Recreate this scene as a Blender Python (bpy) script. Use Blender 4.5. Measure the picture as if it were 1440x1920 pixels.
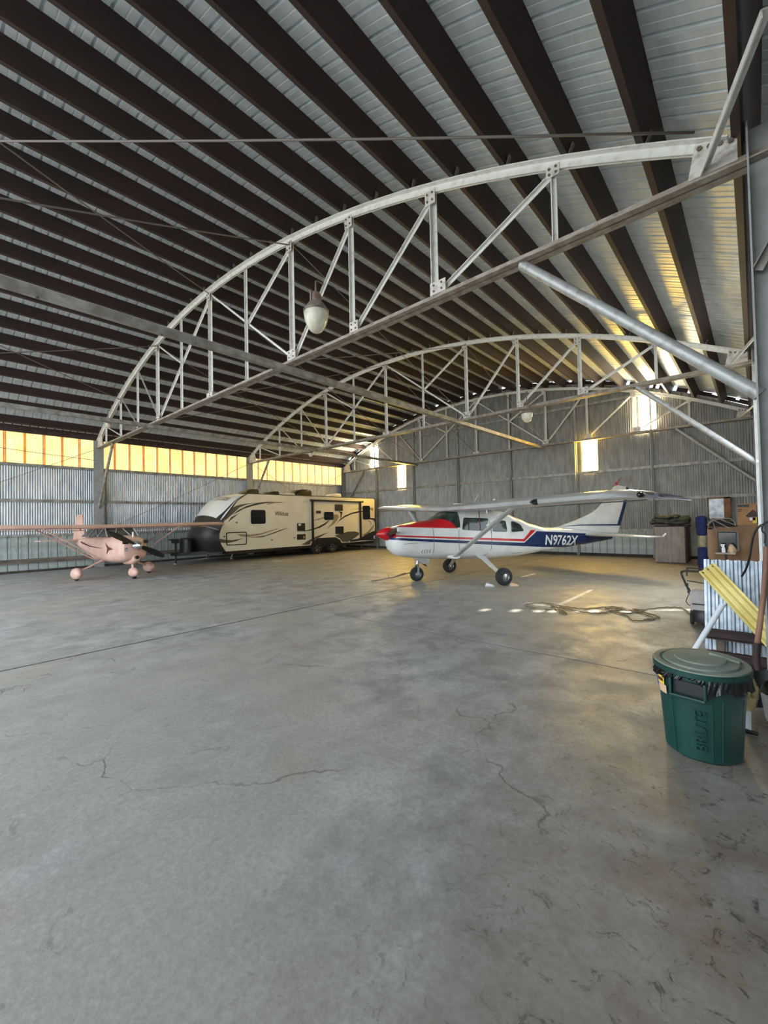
import bpy, bmesh, math, random
from math import pi, sin, cos, sqrt, radians
from mathutils import Vector, Matrix
random.seed(7)
for o in list(bpy.data.objects): bpy.data.objects.remove(o)
SC = bpy.context.scene; COL = SC.collection

# ---------------------------------------------------------------- camera, world, exposure
YAW, PITCH, ROLL, HC = -.7244, .0221, -.0208, 1.45
F = Vector((sin(YAW)*cos(PITCH), cos(YAW)*cos(PITCH), sin(PITCH)))
R0 = Vector((cos(YAW), -sin(YAW), 0)); U0 = R0.cross(F)
R_ = R0*cos(ROLL)+U0*sin(ROLL); U_ = R_.cross(F)
cd = bpy.data.cameras.new('camera'); cam = bpy.data.objects.new('camera', cd); COL.objects.link(cam)
cd.sensor_fit = 'HORIZONTAL'; cd.sensor_width = 36; cd.lens = 786.44/1440*36; cd.clip_start = .05; cd.clip_end = 300
M_ = Matrix.Identity(4)
for i in range(3): M_[i][0] = R_[i]; M_[i][1] = U_[i]; M_[i][2] = -F[i]
M_[2][3] = HC
cam.matrix_world = M_; SC.camera = cam
SC.view_settings.view_transform = 'Standard'; SC.view_settings.look = 'None'
SC.view_settings.gamma = 1; SC.view_settings.use_curve_mapping = False
SC.view_settings.exposure = 0.9
W = bpy.data.worlds.new('sky'); SC.world = W; W.use_nodes = True
bg = W.node_tree.nodes['Background']; bg.inputs[0].default_value = (.82, .91, 1, 1); bg.inputs[1].default_value = 3.2
WIN_Y, WIN_W, WIN_L = 42, 52, .56     # brightness of daylight in the end-wall openings (yellow / clear) and the fibreglass band
SUN_E = 14
sd = bpy.data.lights.new('sun', 'SUN'); sd.energy = SUN_E; sd.angle = radians(.53); sd.color = (1, .93, .78)
so = bpy.data.objects.new('sun', sd); COL.objects.link(so)
so.rotation_euler = Vector((.0, -1, -.563)).to_track_quat('-Z', 'Y').to_euler()

# ---------------------------------------------------------------- materials
def nodes(m): return m.node_tree.nodes, m.node_tree.links
def srgb(c):
    return tuple((x/255/12.92 if x/255 <= .04045 else ((x/255+.055)/1.055)**2.4) for x in c)
def mat(name, c, rough=.6, metal=0, c2=None, scale=6, bump=0, bscale=60, stretch=None, spec=None, detail=4, lo=.35, hi=.65, coord='Object', emit=None, estr=0, alpha=None, trans=0):
    m = bpy.data.materials.new(name); m.use_nodes = True; n, l = nodes(m); b = n['Principled BSDF']
    c = srgb(c); b.inputs['Base Color'].default_value = (*c, 1)
    b.inputs['Roughness'].default_value = rough; b.inputs['Metallic'].default_value = metal
    if spec is not None: b.inputs['Specular IOR Level'].default_value = spec
    if trans: b.inputs['Transmission Weight'].default_value = trans
    tc = n.new('ShaderNodeTexCoord'); mp = n.new('ShaderNodeMapping'); l.new(tc.outputs[coord], mp.inputs[0])
    if stretch: mp.inputs['Scale'].default_value = stretch
    if c2:
        c2 = srgb(c2); nz = n.new('ShaderNodeTexNoise'); nz.inputs['Scale'].default_value = scale; nz.inputs['Detail'].default_value = detail
        l.new(mp.outputs[0], nz.inputs[0]); mr = n.new('ShaderNodeMapRange'); mr.inputs[1].default_value = lo; mr.inputs[2].default_value = hi
        l.new(nz.outputs[0], mr.inputs[0]); mx = n.new('ShaderNodeMix'); mx.data_type = 'RGBA'
        mx.inputs[6].default_value = (*c, 1); mx.inputs[7].default_value = (*c2, 1); l.new(mr.outputs[0], mx.inputs[0]); l.new(mx.outputs[2], b.inputs['Base Color'])
        if emit: l.new(mx.outputs[2], b.inputs['Emission Color'])
    if bump:
        n2 = n.new('ShaderNodeTexNoise'); n2.inputs['Scale'].default_value = bscale; n2.inputs['Detail'].default_value = 5
        l.new(mp.outputs[0], n2.inputs[0]); bp = n.new('ShaderNodeBump'); bp.inputs['Strength'].default_value = bump; bp.inputs['Distance'].default_value = .01
        l.new(n2.outputs[0], bp.inputs['Height']); l.new(bp.outputs[0], b.inputs['Normal'])
    if emit:
        if not c2: b.inputs['Emission Color'].default_value = (*srgb(emit), 1)
        b.inputs['Emission Strength'].default_value = estr
    return m
class G:   # tiny node-graph helper for printed masks
    def __init__(s, m):
        s.m = m; s.n, s.l = nodes(m); s.tc = s.n.new('ShaderNodeTexCoord'); sp = s.n.new('ShaderNodeSeparateXYZ'); s.l.new(s.tc.outputs['Object'], sp.inputs[0])
        s.x, s.y, s.z = sp.outputs
    def op(s, o, a, b=None, c=None):
        q = s.n.new('ShaderNodeMath'); q.operation = o
        for i, v in enumerate((a, b, c)):
            if v is None: continue
            if isinstance(v, (int, float)): q.inputs[i].default_value = v
            else: s.l.new(v, q.inputs[i])
        return q.outputs[0]
    def above(s, p, q, u=None, w=None):      # 1 where the point lies above the line p-q (p.x<q.x)
        u = s.x if u is None else u; w = s.z if w is None else w
        k = (q[1]-p[1])/(q[0]-p[0]); e = s.op('MULTIPLY_ADD', u, k, p[1]-k*p[0]); return s.op('GREATER_THAN', w, e)
    def mix(s, f, a, b):
        q = s.n.new('ShaderNodeMix'); q.data_type = 'RGBA'; s.l.new(f, q.inputs[0])
        for i, v in ((6, a), (7, b)):
            if isinstance(v, tuple): q.inputs[i].default_value = (*v, 1)
            else: s.l.new(v, q.inputs[i])
        return q.outputs[2]

M = {}
M['truss'] = mat('truss_paint', (226, 224, 217), .45, .1, (196, 188, 176), 12, .1, 40, lo=.5, hi=.8)
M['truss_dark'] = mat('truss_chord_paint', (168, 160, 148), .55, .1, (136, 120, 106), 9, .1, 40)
M['gusset'] = mat('gusset_paint', (212, 206, 196), .5, .1, (150, 130, 112), 14, lo=.5, hi=.8)
M['column'] = mat('column_grey_paint', (160, 163, 163), .55, .1, (146, 146, 142), 5, .2, 30)
M['pipe'] = mat('pipe_grey_paint', (176, 176, 174), .45, .3, (130, 126, 120), 12, lo=.5, hi=.8)
M['purlin'] = mat('red_oxide_purlin', (54, 36, 33), .65, 0, (42, 28, 26), 3, .15, 30, stretch=(1, .3, 1))
M['roof'] = mat('roof_sheet_zinc', (236, 242, 244), .4, .25, (212, 220, 222), 2, 0, stretch=(3, .6, 1))
M['galv'] = mat('galvanised_corrugated', (180, 184, 187), .36, .35, (152, 157, 160), 5, .12, 50, stretch=(1.5, 1.5, .35))
M['galv_b'] = mat('galvanised_corrugated_dull', (160, 159, 153), .4, .25, (132, 131, 126), 5, .12, 50, stretch=(1.5, 1.5, .35))
M['liner'] = mat('liner_pale_steel', (176, 186, 182), .5, .1, (150, 156, 150), 4)
M['girt'] = mat('girt_steel', (168, 166, 158), .5, .25, (128, 122, 112), 6)
M['rust'] = mat('rusty_steel', (74, 54, 50), .7, .1, (52, 40, 38), 8, .2, 40)
M['board'] = mat('base_board_weathered', (120, 108, 96), .8, 0, (82, 72, 64), 6, .2, 30, stretch=(1, .25, 1))
M['curb'] = mat('curb_dark', (70, 62, 56), .85, 0, (48, 42, 38), 6)
M['bolt'] = mat('bolt_steel', (120, 112, 104), .45, .6)
M['rod'] = mat('rod_steel', (122, 114, 108), .6, .3)
def emis(name, c, s, c2=None, sc=3):
    return mat(name, c, .6, 0, c2, sc, emit=c, estr=s, lo=.4, hi=.7, stretch=(1, 1, 1))
M['fiber'] = emis('fibreglass_daylit', (255, 236, 165), WIN_L, (252, 218, 132), 2.2)
M['fiberlap'] = emis('fibreglass_overlap', (228, 158, 72), WIN_L*.62, (206, 132, 58), 3)
for k_ in ('fiber', 'fiberlap'):  # stripes painted into the glow stand in for shading of the corrugations
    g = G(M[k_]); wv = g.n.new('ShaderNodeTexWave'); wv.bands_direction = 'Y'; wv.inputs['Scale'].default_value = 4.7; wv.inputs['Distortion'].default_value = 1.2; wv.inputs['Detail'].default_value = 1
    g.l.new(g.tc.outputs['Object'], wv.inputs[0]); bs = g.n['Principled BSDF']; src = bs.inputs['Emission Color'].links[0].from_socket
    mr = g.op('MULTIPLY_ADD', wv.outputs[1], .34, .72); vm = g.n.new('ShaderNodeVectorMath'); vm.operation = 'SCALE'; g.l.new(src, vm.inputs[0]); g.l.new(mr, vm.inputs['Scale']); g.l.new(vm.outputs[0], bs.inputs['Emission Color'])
M['winY'] = mat('opening_yellow_daylit', (255, 214, 90), .6, emit=(255, 210, 92), estr=WIN_Y)
M['winW'] = mat('opening_clear_daylit', (255, 244, 214), .6, emit=(255, 240, 205), estr=WIN_W)
M['black'] = mat('black_plastic', (22, 22, 24), .45)
M['tyre'] = mat('tyre_rubber', (26, 26, 27), .75, 0, (38, 37, 36), 20)
M['chrome'] = mat('polished_metal', (215, 218, 222), .12, 1)
M['alu'] = mat('cast_aluminium', (165, 165, 166), .35, .8)
M['white'] = mat('white_paint', (222, 222, 216), .32, 0, (206, 206, 200), 3)
M['wingmetal'] = mat('white_wing_paint', (212, 213, 212), .28, .25, (190, 190, 188), 2)
M['red'] = mat('red_paint', (196, 28, 34), .28, 0, (166, 20, 28), 5)
M['navy'] = mat('navy_paint', (22, 44, 84), .3)
M['glass'] = mat('tinted_acrylic', (58, 74, 66), .08, 0, (30, 38, 36), 4, spec=.35)
M['glass2'] = mat('hazy_acrylic', (96, 92, 88), .12, 0, (66, 64, 62), 4)
M['pink'] = mat('pink_dope', (214, 176, 160), .35, 0, (198, 158, 142), 3)
M['darkred'] = mat('dark_red_trim', (92, 22, 26), .4)
M['rv'] = mat('rv_champagne_gelcoat', (238, 231, 210), .3, 0, (230, 222, 198), 2)
M['rvwhite'] = mat('rv_white_cap', (232, 230, 222), .25)
M['rvdark'] = mat('rv_charcoal_cap', (54, 49, 45), .4, 0, (42, 39, 37), 3)
M['rvblk'] = mat('rv_black_trim', (30, 26, 24), .4)
M['tan'] = mat('decal_tan', (158, 142, 112), .4)
M['taupe'] = mat('decal_taupe', (92, 82, 68), .4)
M['darkglass'] = mat('dark_window', (12, 13, 14), .1, spec=.6)
M['ply'] = mat('plywood', (150, 116, 84), .7, 0, (124, 92, 66), 5, .1, 60, stretch=(1, 1, .3))
M['ply2'] = mat('plywood_dark', (126, 96, 70), .75, 0, (104, 78, 58), 7, .1, 60, stretch=(1, 1, .3))
M['greywood'] = mat('weathered_laminate', (168, 156, 148), .7, 0, (144, 132, 126), 8, stretch=(3, 1, .4))
M['canvas'] = mat('olive_canvas', (92, 94, 76), .9, 0, (58, 62, 54), 7, .5, 20)
M['bin'] = mat('green_plastic', (12, 62, 54), .42, 0, (9, 50, 45), 5, .08, 80)
M['binlid'] = mat('green_plastic_dusty', (132, 140, 128), .6, 0, (98, 110, 100), 4, .08, 80)
M['bag'] = mat('black_bin_liner', (7, 7, 9), .35, 0, (14, 14, 17), 12, .4, 25)
M['yellow'] = mat('yellow_fibreglass', (232, 216, 140), .5, 0, (214, 194, 112), 4)
M['pvc'] = mat('white_pvc', (226, 232, 236), .35)
M['wood'] = mat('shovel_handle_wood', (150, 112, 88), .7, 0, (116, 84, 66), 20, stretch=(1, 1, .1))
M['carton'] = mat('brown_carton', (168, 128, 88), .8, 0, (148, 108, 72), 6)
M['blue'] = mat('blue_cloth', (26, 40, 92), .9, 0, (18, 26, 60), 12, .6, 30)
M['beige'] = mat('beige_cloth', (158, 146, 116), .9, 0, (128, 118, 92), 12, .6, 30)
M['mower'] = mat('mower_pale_plastic', (182, 172, 166), .5, 0, (160, 150, 144), 8)
M['hose'] = mat('brown_cord', (118, 98, 62), .7)
M['orange'] = mat('orange_wood', (150, 98, 56), .6, 0, (120, 74, 44), 10)
M['mirror'] = mat('dusty_mirror', (150, 152, 150), .3, .6, (110, 112, 112), 6)
M['paper'] = mat('white_paper', (230, 230, 234), .6)
M['concrete_pot'] = mat('grey_bucket', (150, 148, 146), .7, 0, (128, 126, 124), 9, .15, 50)
M['tanfoam'] = mat('cracked_tan_foam', (190, 176, 130), .9, 0, (126, 110, 76), 24, .8, 40, lo=.45, hi=.6)
M['lampglass'] = mat('frosted_lamp_glass', (222, 220, 205), .18, 0, (196, 190, 168), 6, .1, 60)
M['lampcap'] = mat('lamp_aluminium', (172, 166, 160), .4, .5, (150, 120, 104), 10)
M['label_blue'] = mat('blue_print', (60, 84, 150), .5)
M['label_yellow'] = mat('yellow_print', (226, 200, 60), .5)
M['label_buff'] = mat('buff_print', (206, 172, 140), .5)

def floor_mat():
    m = mat('worn_concrete', (150, 150, 147), .45); g = G(m); n, l = g.n, g.l; b = n['Principled BSDF']
    geo = n.new('ShaderNodeNewGeometry')
    def noise(sc, det=6, rough=.6, st=None, dist=0):
        mp = n.new('ShaderNodeMapping'); l.new(geo.outputs['Position'], mp.inputs[0])
        if st: mp.inputs['Scale'].default_value = st
        z = n.new('ShaderNodeTexNoise'); z.inputs['Scale'].default_value = sc; z.inputs['Detail'].default_value = det; z.inputs['Roughness'].default_value = rough
        z.inputs['Distortion'].default_value = dist; l.new(mp.outputs[0], z.inputs[0]); return z.outputs[0]
    def rng(v, a, b_, c=0, d=1):
        q = n.new('ShaderNodeMapRange'); q.inputs[1].default_value = a; q.inputs[2].default_value = b_; q.inputs[3].default_value = c; q.inputs[4].default_value = d; l.new(v, q.inputs[0]); return q.outputs[0]
    big = noise(.45, 5, .55, None, .6); mid = noise(2.6, 10, .7, (1, .8, 1), .2); fine = noise(36, 8, .75); 
    c = g.mix(rng(mid, .38, .64), srgb((130, 132, 132)), srgb((182, 185, 187)))
    c = g.mix(rng(big, .4, .66), c, srgb((162, 160, 152)))
    c = g.mix(rng(fine, .35, .7, 0, .6), c, srgb((110, 108, 104)))
    # reddish / oily stains
    c = g.mix(rng(noise(1.1, 4, .5, None, .3), .64, .74, 0, .35), c, srgb((150, 118, 100)))
    c = g.mix(rng(noise(3.3, 9, .75, (1, 1, 1), 1.2), .61, .72, 0, .75), c, srgb((84, 80, 76)))
    # dirt gathered along the door side
    sp = n.new('ShaderNodeSeparateXYZ'); l.new(geo.outputs['Position'], sp.inputs[0])
    side = rng(sp.outputs[0], -1.5, -.2, 0, 1); c = g.mix(g.op('MULTIPLY', side, rng(noise(2, 6, .6), .3, .6, .1, .85)), c, srgb((112, 98, 84)))
    c = g.mix(g.op('MULTIPLY', side, rng(noise(11, 8, .8, None, 1.2), .56, .62, 0, .8)), c, srgb((48, 40, 34)))
    far = rng(sp.outputs[1], 6.5, 10, 0, .6); c = g.mix(far, c, srgb((160, 148, 122)))  # warm light of the yellow windows painted into the far floor colour
    # hairline cracks
    vo = n.new('ShaderNodeTexVoronoi'); vo.feature = 'DISTANCE_TO_EDGE'; vo.inputs['Scale'].default_value = .55
    mp = n.new('ShaderNodeMapping'); l.new(geo.outputs['Position'], mp.inputs[0]); wv = n.new('ShaderNodeTexNoise'); wv.inputs['Scale'].default_value = 2.5; wv.inputs['Detail'].default_value = 6; l.new(geo.outputs['Position'], wv.inputs[0])
    ad = n.new('ShaderNodeMixRGB'); ad.blend_type = 'ADD'; ad.inputs[0].default_value = .5; l.new(mp.outputs[0], ad.inputs[1]); l.new(wv.outputs[1], ad.inputs[2]); l.new(ad.outputs[0], vo.inputs[0])
    cr = g.op('MULTIPLY', rng(vo.outputs[0], 0, .006, 1, 0), rng(noise(1.2, 3), .5, .6)); c = g.mix(g.op('MULTIPLY', cr, .65), c, srgb((70, 68, 66)))
    l.new(c, b.inputs['Base Color'])
    l.new(rng(mid, .35, .7, .62, .36), b.inputs['Roughness'])
    bp = n.new('ShaderNodeBump'); bp.inputs['Strength'].default_value = .35; bp.inputs['Distance'].default_value = .012
    h = g.op('ADD', g.op('MULTIPLY', fine, .25), g.op('SUBTRACT', mid, g.op('MULTIPLY', cr, .6))); l.new(h, bp.inputs['Height']); l.new(bp.outputs[0], b.inputs['Normal'])
    return m
M['floor'] = floor_mat()
M['apron'] = mat('apron_concrete', (170, 168, 160), .8, 0, (150, 148, 140), 1)

# ---------------------------------------------------------------- mesh helpers
class MB:
    def __init__(s): s.v = []; s.f = []
    def add(s, vs, fs):
        o = len(s.v); s.v += [tuple(v) for v in vs]; s.f += [tuple(i+o for i in f) for f in fs]; return s
    def box(s, x0, x1, y0, y1, z0, z1):
        return s.add([(x, y, z) for z in (z0, z1) for y in (y0, y1) for x in (x0, x1)], [(0, 2, 3, 1), (4, 5, 7, 6), (0, 1, 5, 4), (2, 6, 7, 3), (0, 4, 6, 2), (1, 3, 7, 5)])
    def beam(s, p, q, w, h, up=(0, 0, 1), ou=0, ov=0):      # w across, h along 'up'
        p, q = Vector(p), Vector(q); d = (q-p).normalized(); up = Vector(up); a = d.cross(up)
        if a.length < 1e-4: a = d.cross(Vector((0, 1, 0)))
        a.normalize(); b = a.cross(d); vs = []
        for c in (p, q):
            for i, j in ((-1, -1), (1, -1), (1, 1), (-1, 1)): vs.append(c+a*(ou+i*w/2)+b*(ov+j*h/2))
        return s.add(vs, [(3, 2, 1, 0), (4, 5, 6, 7), (0, 1, 5, 4), (1, 2, 6, 5), (2, 3, 7, 6), (3, 0, 4, 7)])
    def angle(s, p, q, w=.06, t=.008, up=(0, 0, 1)):        # an L section
        s.beam(p, q, w, t, up, 0, w/2); return s.beam(p, q, t, w, up, w/2, 0)
    def tube(s, pts, r, n=8, cap=True):
        pts = [Vector(p) for p in pts]; rs = r if isinstance(r, (list, tuple)) else [r]*len(pts); vs = []; fs = []; ref = None
        for i, p in enumerate(pts):
            d = (pts[min(i+1, len(pts)-1)]-pts[max(i-1, 0)]).normalized()
            if ref is None: ref = Vector((0, 0, 1)) if abs(d.z) < .9 else Vector((1, 0, 0))
            a = d.cross(ref).normalized(); b = a.cross(d); ref = b
            for k in range(n): t = 2*pi*k/n; vs.append(p+(a*cos(t)+b*sin(t))*rs[i])
        for i in range(len(pts)-1):
            for k in range(n): k2 = (k+1) % n; fs.append((i*n+k, i*n+k2, (i+1)*n+k2, (i+1)*n+k))
        if cap: fs += [tuple(range(n))[::-1], tuple(range((len(pts)-1)*n, len(pts)*n))]
        return s.add(vs, fs)
    def lathe(s, prof, n=24, mtx=None):                     # prof: (r, z) along local z
        vs = []; fs = []; m = mtx or Matrix.Identity(4)
        for r, z in prof:
            for k in range(n): t = 2*pi*k/n; vs.append(m @ Vector((r*cos(t), r*sin(t), z)))
        for i in range(len(prof)-1):
            for k in range(n): k2 = (k+1) % n; fs.append((i*n+k, i*n+k2, (i+1)*n+k2, (i+1)*n+k))
        fs += [tuple(range(n))[::-1], tuple(range((len(prof)-1)*n, len(prof)*n))]
        return s.add(vs, fs)
    def prism(s, poly, a0, a1, axis='y', tf=None):          # polygon in the two other axes, extruded along axis
        def P(u, w, a): return {'x': (a, u, w), 'y': (u, a, w), 'z': (u, w, a)}[axis]
        n = len(poly); vs = [P(u, w, a0) for u, w in poly]+[P(u, w, a1) for u, w in poly]
        if tf: vs = [tf(Vector(v)) for v in vs]
        return s.add(vs, [tuple(range(n))[::-1], tuple(range(n, 2*n))]+[(i, (i+1) % n, n+(i+1) % n, n+i) for i in range(n)])
    def grid(s, fn, nu, nv, thick=None):
        vs = [fn(i/nu, j/nv) for i in range(nu+1) for j in range(nv+1)]; w = nv+1
        return s.add(vs, [(i*w+j, (i+1)*w+j, (i+1)*w+j+1, i*w+j+1) for i in range(nu) for j in range(nv)])
    def loft(s, rings, caps=True):
        n = len(rings[0]); vs = [p for r in rings for p in r]; fs = []
        for i in range(len(rings)-1):
            for k in range(n): k2 = (k+1) % n; fs.append((i*n+k, i*n+k2, (i+1)*n+k2, (i+1)*n+k))
        if caps: fs += [tuple(range(n))[::-1], tuple(range((len(rings)-1)*n, len(rings)*n))]
        return s.add(vs, fs)
    def tri(s, poly3, off):                                  # thin slab from a planar-ish 3-D polygon, off = thickness vector
        n = len(poly3); p = [Vector(v) for v in poly3]; q = [v+Vector(off) for v in p]
        return s.add(p+q, [tuple(range(n))[::-1], tuple(range(n, 2*n))]+[(i, (i+1) % n, n+(i+1) % n, n+i) for i in range(n)])
    def mesh(s, name, smooth=0, fixn=True):
        me = bpy.data.meshes.new(name); me.from_pydata(s.v, [], s.f); me.update()
        if fixn:
            bm = bmesh.new(); bm.from_mesh(me); bmesh.ops.recalc_face_normals(bm, faces=bm.faces); bm.to_mesh(me); bm.free()
        if smooth:
            me.shade_smooth() if smooth >= 180 else me.set_sharp_from_angle(angle=radians(smooth))
            me.polygons.foreach_set('use_smooth', [True]*len(me.polygons))
            if smooth < 180: me.set_sharp_from_angle(angle=radians(smooth))
        return me
    def build(s, name, m, parent=None, smooth=0, fixn=True, bevel=0, **k):
        me = s.mesh(name, smooth, fixn); return link(name, me, m, parent, bevel, **k)
def link(name, me, m, parent=None, bevel=0, label=None, cat=None, group=None, kind=None):
    o = bpy.data.objects.new(name, me); COL.objects.link(o)
    if m is not None and not me.materials: me.materials.append(m)
    if parent: o.parent = parent
    if bevel:
        b = o.modifiers.new('bevel', 'BEVEL'); b.width = bevel; b.segments = 2; b.limit_method = 'ANGLE'
    tag(o, label, cat, group, kind); return o
def tag(o, label=None, cat=None, group=None, kind=None):
    for k, v in (('label', label), ('category', cat), ('group', group), ('kind', kind)):
        if v: o[k] = v
    return o
def empty(name, loc=(0, 0, 0), rz=0, label=None, cat=None, group=None, kind=None):
    o = bpy.data.objects.new(name, None); COL.objects.link(o); o.location = loc; o.rotation_euler = (0, 0, rz); o.empty_display_size = .2
    return tag(o, label, cat, group, kind)
def text_mesh(body, size, fn, depth=.004, bold=.0, sx=1, shear=0):
    cu = bpy.data.curves.new('t', 'FONT'); cu.body = body; cu.size = size; cu.offset = bold; cu.extrude = depth/2; cu.shear = shear; cu.resolution_u = 3
    o = bpy.data.objects.new('t', cu); COL.objects.link(o); bpy.context.view_layer.update()
    me = bpy.data.meshes.new_from_object(o.evaluated_get(bpy.context.evaluated_depsgraph_get())); bpy.data.objects.remove(o)
    for v in me.vertices: v.co = fn(v.co.x*sx, v.co.y, v.co.z)
    me.materials.clear(); me.update(); return me
def smoothpts(pts, n=6):                                     # Catmull-Rom
    P = [Vector(p) for p in pts]; out = []
    for i in range(len(P)-1):
        a, b, c, d = P[max(i-1, 0)], P[i], P[i+1], P[min(i+2, len(P)-1)]
        for k in range(n):
            t = k/n; out.append(.5*((2*b)+(c-a)*t+(2*a-5*b+4*c-d)*t*t+(3*b-a-3*c+d)*t**3))
    return out+[P[-1]]

# ---------------------------------------------------------------- building numbers
XL, Y0, Y1, Y2, Y3 = -18.17, -1.57, 4.594, 10.757, 16.92
YF, YB = -4.198, 17.12  # unseen open front end, set close to brighten the near floor
def arc(X):
    d = X+9.3; r = 19.76 if d > 0 else 17.8; return 6.84-(r-sqrt(max(r*r-d*d, 0)))
def nrm(X):
    d = X+9.3; r = 19.76 if d > 0 else 17.8; return Vector((d/r, 0, sqrt(1-(d/r)**2)))
def rp(X, off, Y=0):
    n = nrm(X); return Vector((X, Y, arc(X)))+n*off
NODE = [-1.52-1.56*i for i in range(11)]

# floor: slabs with sawn joints
fl = empty('floor', kind='structure')
MB().box(XL-.3, 1.5, YF-.5, YB+.3, -.3, -.004).build('joint_filler', M['black'], fl)
xs = [XL-.2, -12.05, -5.82, .12]; ys = [YF-.3, -2.45, 4.49, 11.38, YB+.2]
for i in range(3):
    for j in range(4):
        g = .014; MB().box(xs[i]+g*1.4, xs[i+1]-g*1.4, ys[j]+g, ys[j+1]-g, -.2, 0).build('concrete_slab', M['floor'], fl)
MB().box(.134, 1.4, YF-.3, YB+.2, -.2, 0).build('concrete_slab', M['floor'], fl)
MB().box(-60, 60, -60, 60, -.45, -.31).build('ground', M['apron'], kind='structure')

# ceiling: purlins and ribbed sheets
ceil = empty('ceiling', kind='structure')
D, W_, T, L = .285, .07, .004, .018
cs = [(0, 0), (-W_, 0), (-W_, L), (-W_+T, L), (-W_+T, T), (-T, T), (-T, D-T), (-W_+T, D-T), (-W_+T, D-L), (-W_, D-L), (-W_, D), (0, D)]
pm = MB().prism(cs, YF, YB-.12, 'y').mesh('purlin')
for k in range(27):
    X = -.02-.675*k; o = link('purlin', pm, M['purlin'], ceil); p = rp(X, .05); n = nrm(X)
    o.location = p; o.rotation_euler = (0, math.atan2(n.x, n.z), 0)
pit = .222
prof = [(0, 0), (.078, 0), (.084, .004), (.092, .004), (.098, 0), (.174, 0), (.18, .034), (.206, .034), (.214, 0)]
def roof_sheet():
    b = MB(); cols = [(y+pit*r, z) for r in range(4) for y, z in prof]+[(pit*4, 0), (pit*4+.02, -.004)]
    xs_ = [XL-.25+(.3-XL+.25)*i/40 for i in range(41)]
    return b.grid(lambda u, v: rp(xs_[round(u*40)], .337+cols[round(v*(len(cols)-1))][1], cols[round(v*(len(cols)-1))][0]), 40, len(cols)-1)
rsm = roof_sheet().mesh('roof_sheet', fixn=False)
k = 0; y = YF
while y < YB-.1:
    o = link('roof_sheet', rsm, M['roof'], ceil); o.location = (0, y, 0); y += pit*4; k += 1

# corrugated sheets
CP = .0675
def corr(x0, x1, zf0, zf1, fn, rows=1, phase=0, amp=.012):
    n = max(4, round((x1-x0)/CP*6)); b = MB()
    def f(u, v):
        x = x0+(x1-x0)*u; z = zf0+(zf1(x)-zf0)*v if callable(zf1) else zf0+(zf1-zf0)*v
        return fn(x, amp*sin(2*pi*x/CP), z)
    return b.grid(f, n, rows)
# back wall
wb = empty('wall_back', kind='structure')
YW = Y3+.14
wins = [(-16.02, -15.45, 4.39, 5.61, 'W'), (-14.12, -13.54, 3.09, 4.34, 'Y'), (-4.93, -4.37, 3.12, 4.42, 'Y'), (-3.0, -2.48, 4.42, 5.68, 'W')]
edges = sorted(set([w[0] for w in wins]+[w[1] for w in wins]+[XL, .45]))
bx = []
for a, b in zip(edges[:-1], edges[1:]):
    n = max(1, round((b-a)/.66)); bx += [a+(b-a)*i/n for i in range(n)]
bx.append(.45)
for i, (a, b) in enumerate(zip(bx[:-1], bx[1:])):
    w = [w for w in wins if abs(w[0]-a) < .01]; z0 = .93 if a > -10.4 else .08
    top = lambda x: rp(x, .32).z-.06
    off = (i % 2)*.004
    fn = lambda x, d, z: (x, YW+off+d, z)
    if w:
        corr(a, b+.02, z0, w[0][2], fn).build('corrugated_sheet', M['galv_b'], wb, 180, False)
        corr(a, b+.02, w[0][3], top, fn).build('corrugated_sheet', M['galv_b'], wb, 180, False)
    else: corr(a, b+.03, z0, top, fn, 2).build('corrugated_sheet', M['galv_b'], wb, 180, False)
for i, w in enumerate(wins):
    o = corr(w[0]+.01, w[1]-.01, w[2]+.01, w[3]-.01, lambda x, d, z: (x, YW+.02+d, z)).build('window_%d' % (i+1), M['win'+w[4]], None, 180, False, kind='structure')
for z, h in ((3.14, .1), (2.02, .1), (5.72, .09), (.95, .1)):
    x1 = .05; x0 = XL+.1
    if z > 5: x0 = -16.3; x1 = -2.3
    MB().beam((x0, YW-.05, z), (x1, YW-.05, z), .06, h).build('girt', M['girt'], wb)
for x in (-15.51, -12.94, -10.35, -7.76, -5.11, -2.62):
    b = MB(); b.box(x-.045, x+.045, Y3+.02, Y3+.08, 0, 4.33); b.box(x-.008, x+.008, Y3-.06, Y3+.02, 0, 4.33); b.build('wall_stud', M['column'], wb)
    MB().box(x-.03, x+.03, Y3+.06, Y3+.11, 4.4, arc(x)+.1).build('wall_stud', M['girt'], wb)
lm = MB().box(-.118, .118, 0, .02, .1, .9); lm.box(-.105, -.06, -.006, 0, .1, .9); lm.box(.06, .105, -.006, 0, .1, .9); lmm = lm.mesh('liner_panel')
k = 0; x = -10.25
while x < .3: o = link('liner_panel', lmm, M['liner'], wb); o.location = (x, YW-.02, 0); x += .25
MB().box(-10.4, .4, YW+.004, YW+.012, .05, .93).build('liner_backing', M['rust'], wb)
MB().box(XL, .4, YW-.1, YW+.1, 0, .1).build('base_curb', M['curb'], wb)
# closure strip under the roof edge, notched so specks of sky show
b = MB(); holes = (-3.35, -2.95, -2.8, -2.66, -2.48, -2.17, -1.99, -1.6, -1.42)
x_ = .0
while x_ > XL+.2:
    w_ = random.uniform(.05, .11); near = [h for h in holes if x_-w_-.045 < h < x_+.045]
    if near: w_ = max(.01, x_-near[0]-.045)
    top = .33 if random.random() < .6 else random.uniform(.275, .325)
    if -3.9 < x_ < -1.2: top = .336
    b.add([rp(x_, .2, YW-.03), rp(x_-w_, .2, YW-.03), rp(x_-w_, top, YW-.03), rp(x_, top, YW-.03)], [(0, 1, 2, 3)])
    x_ -= w_
    if near: x_ -= .09
b.build('closure_strip', M['rust'], wb)

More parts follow.
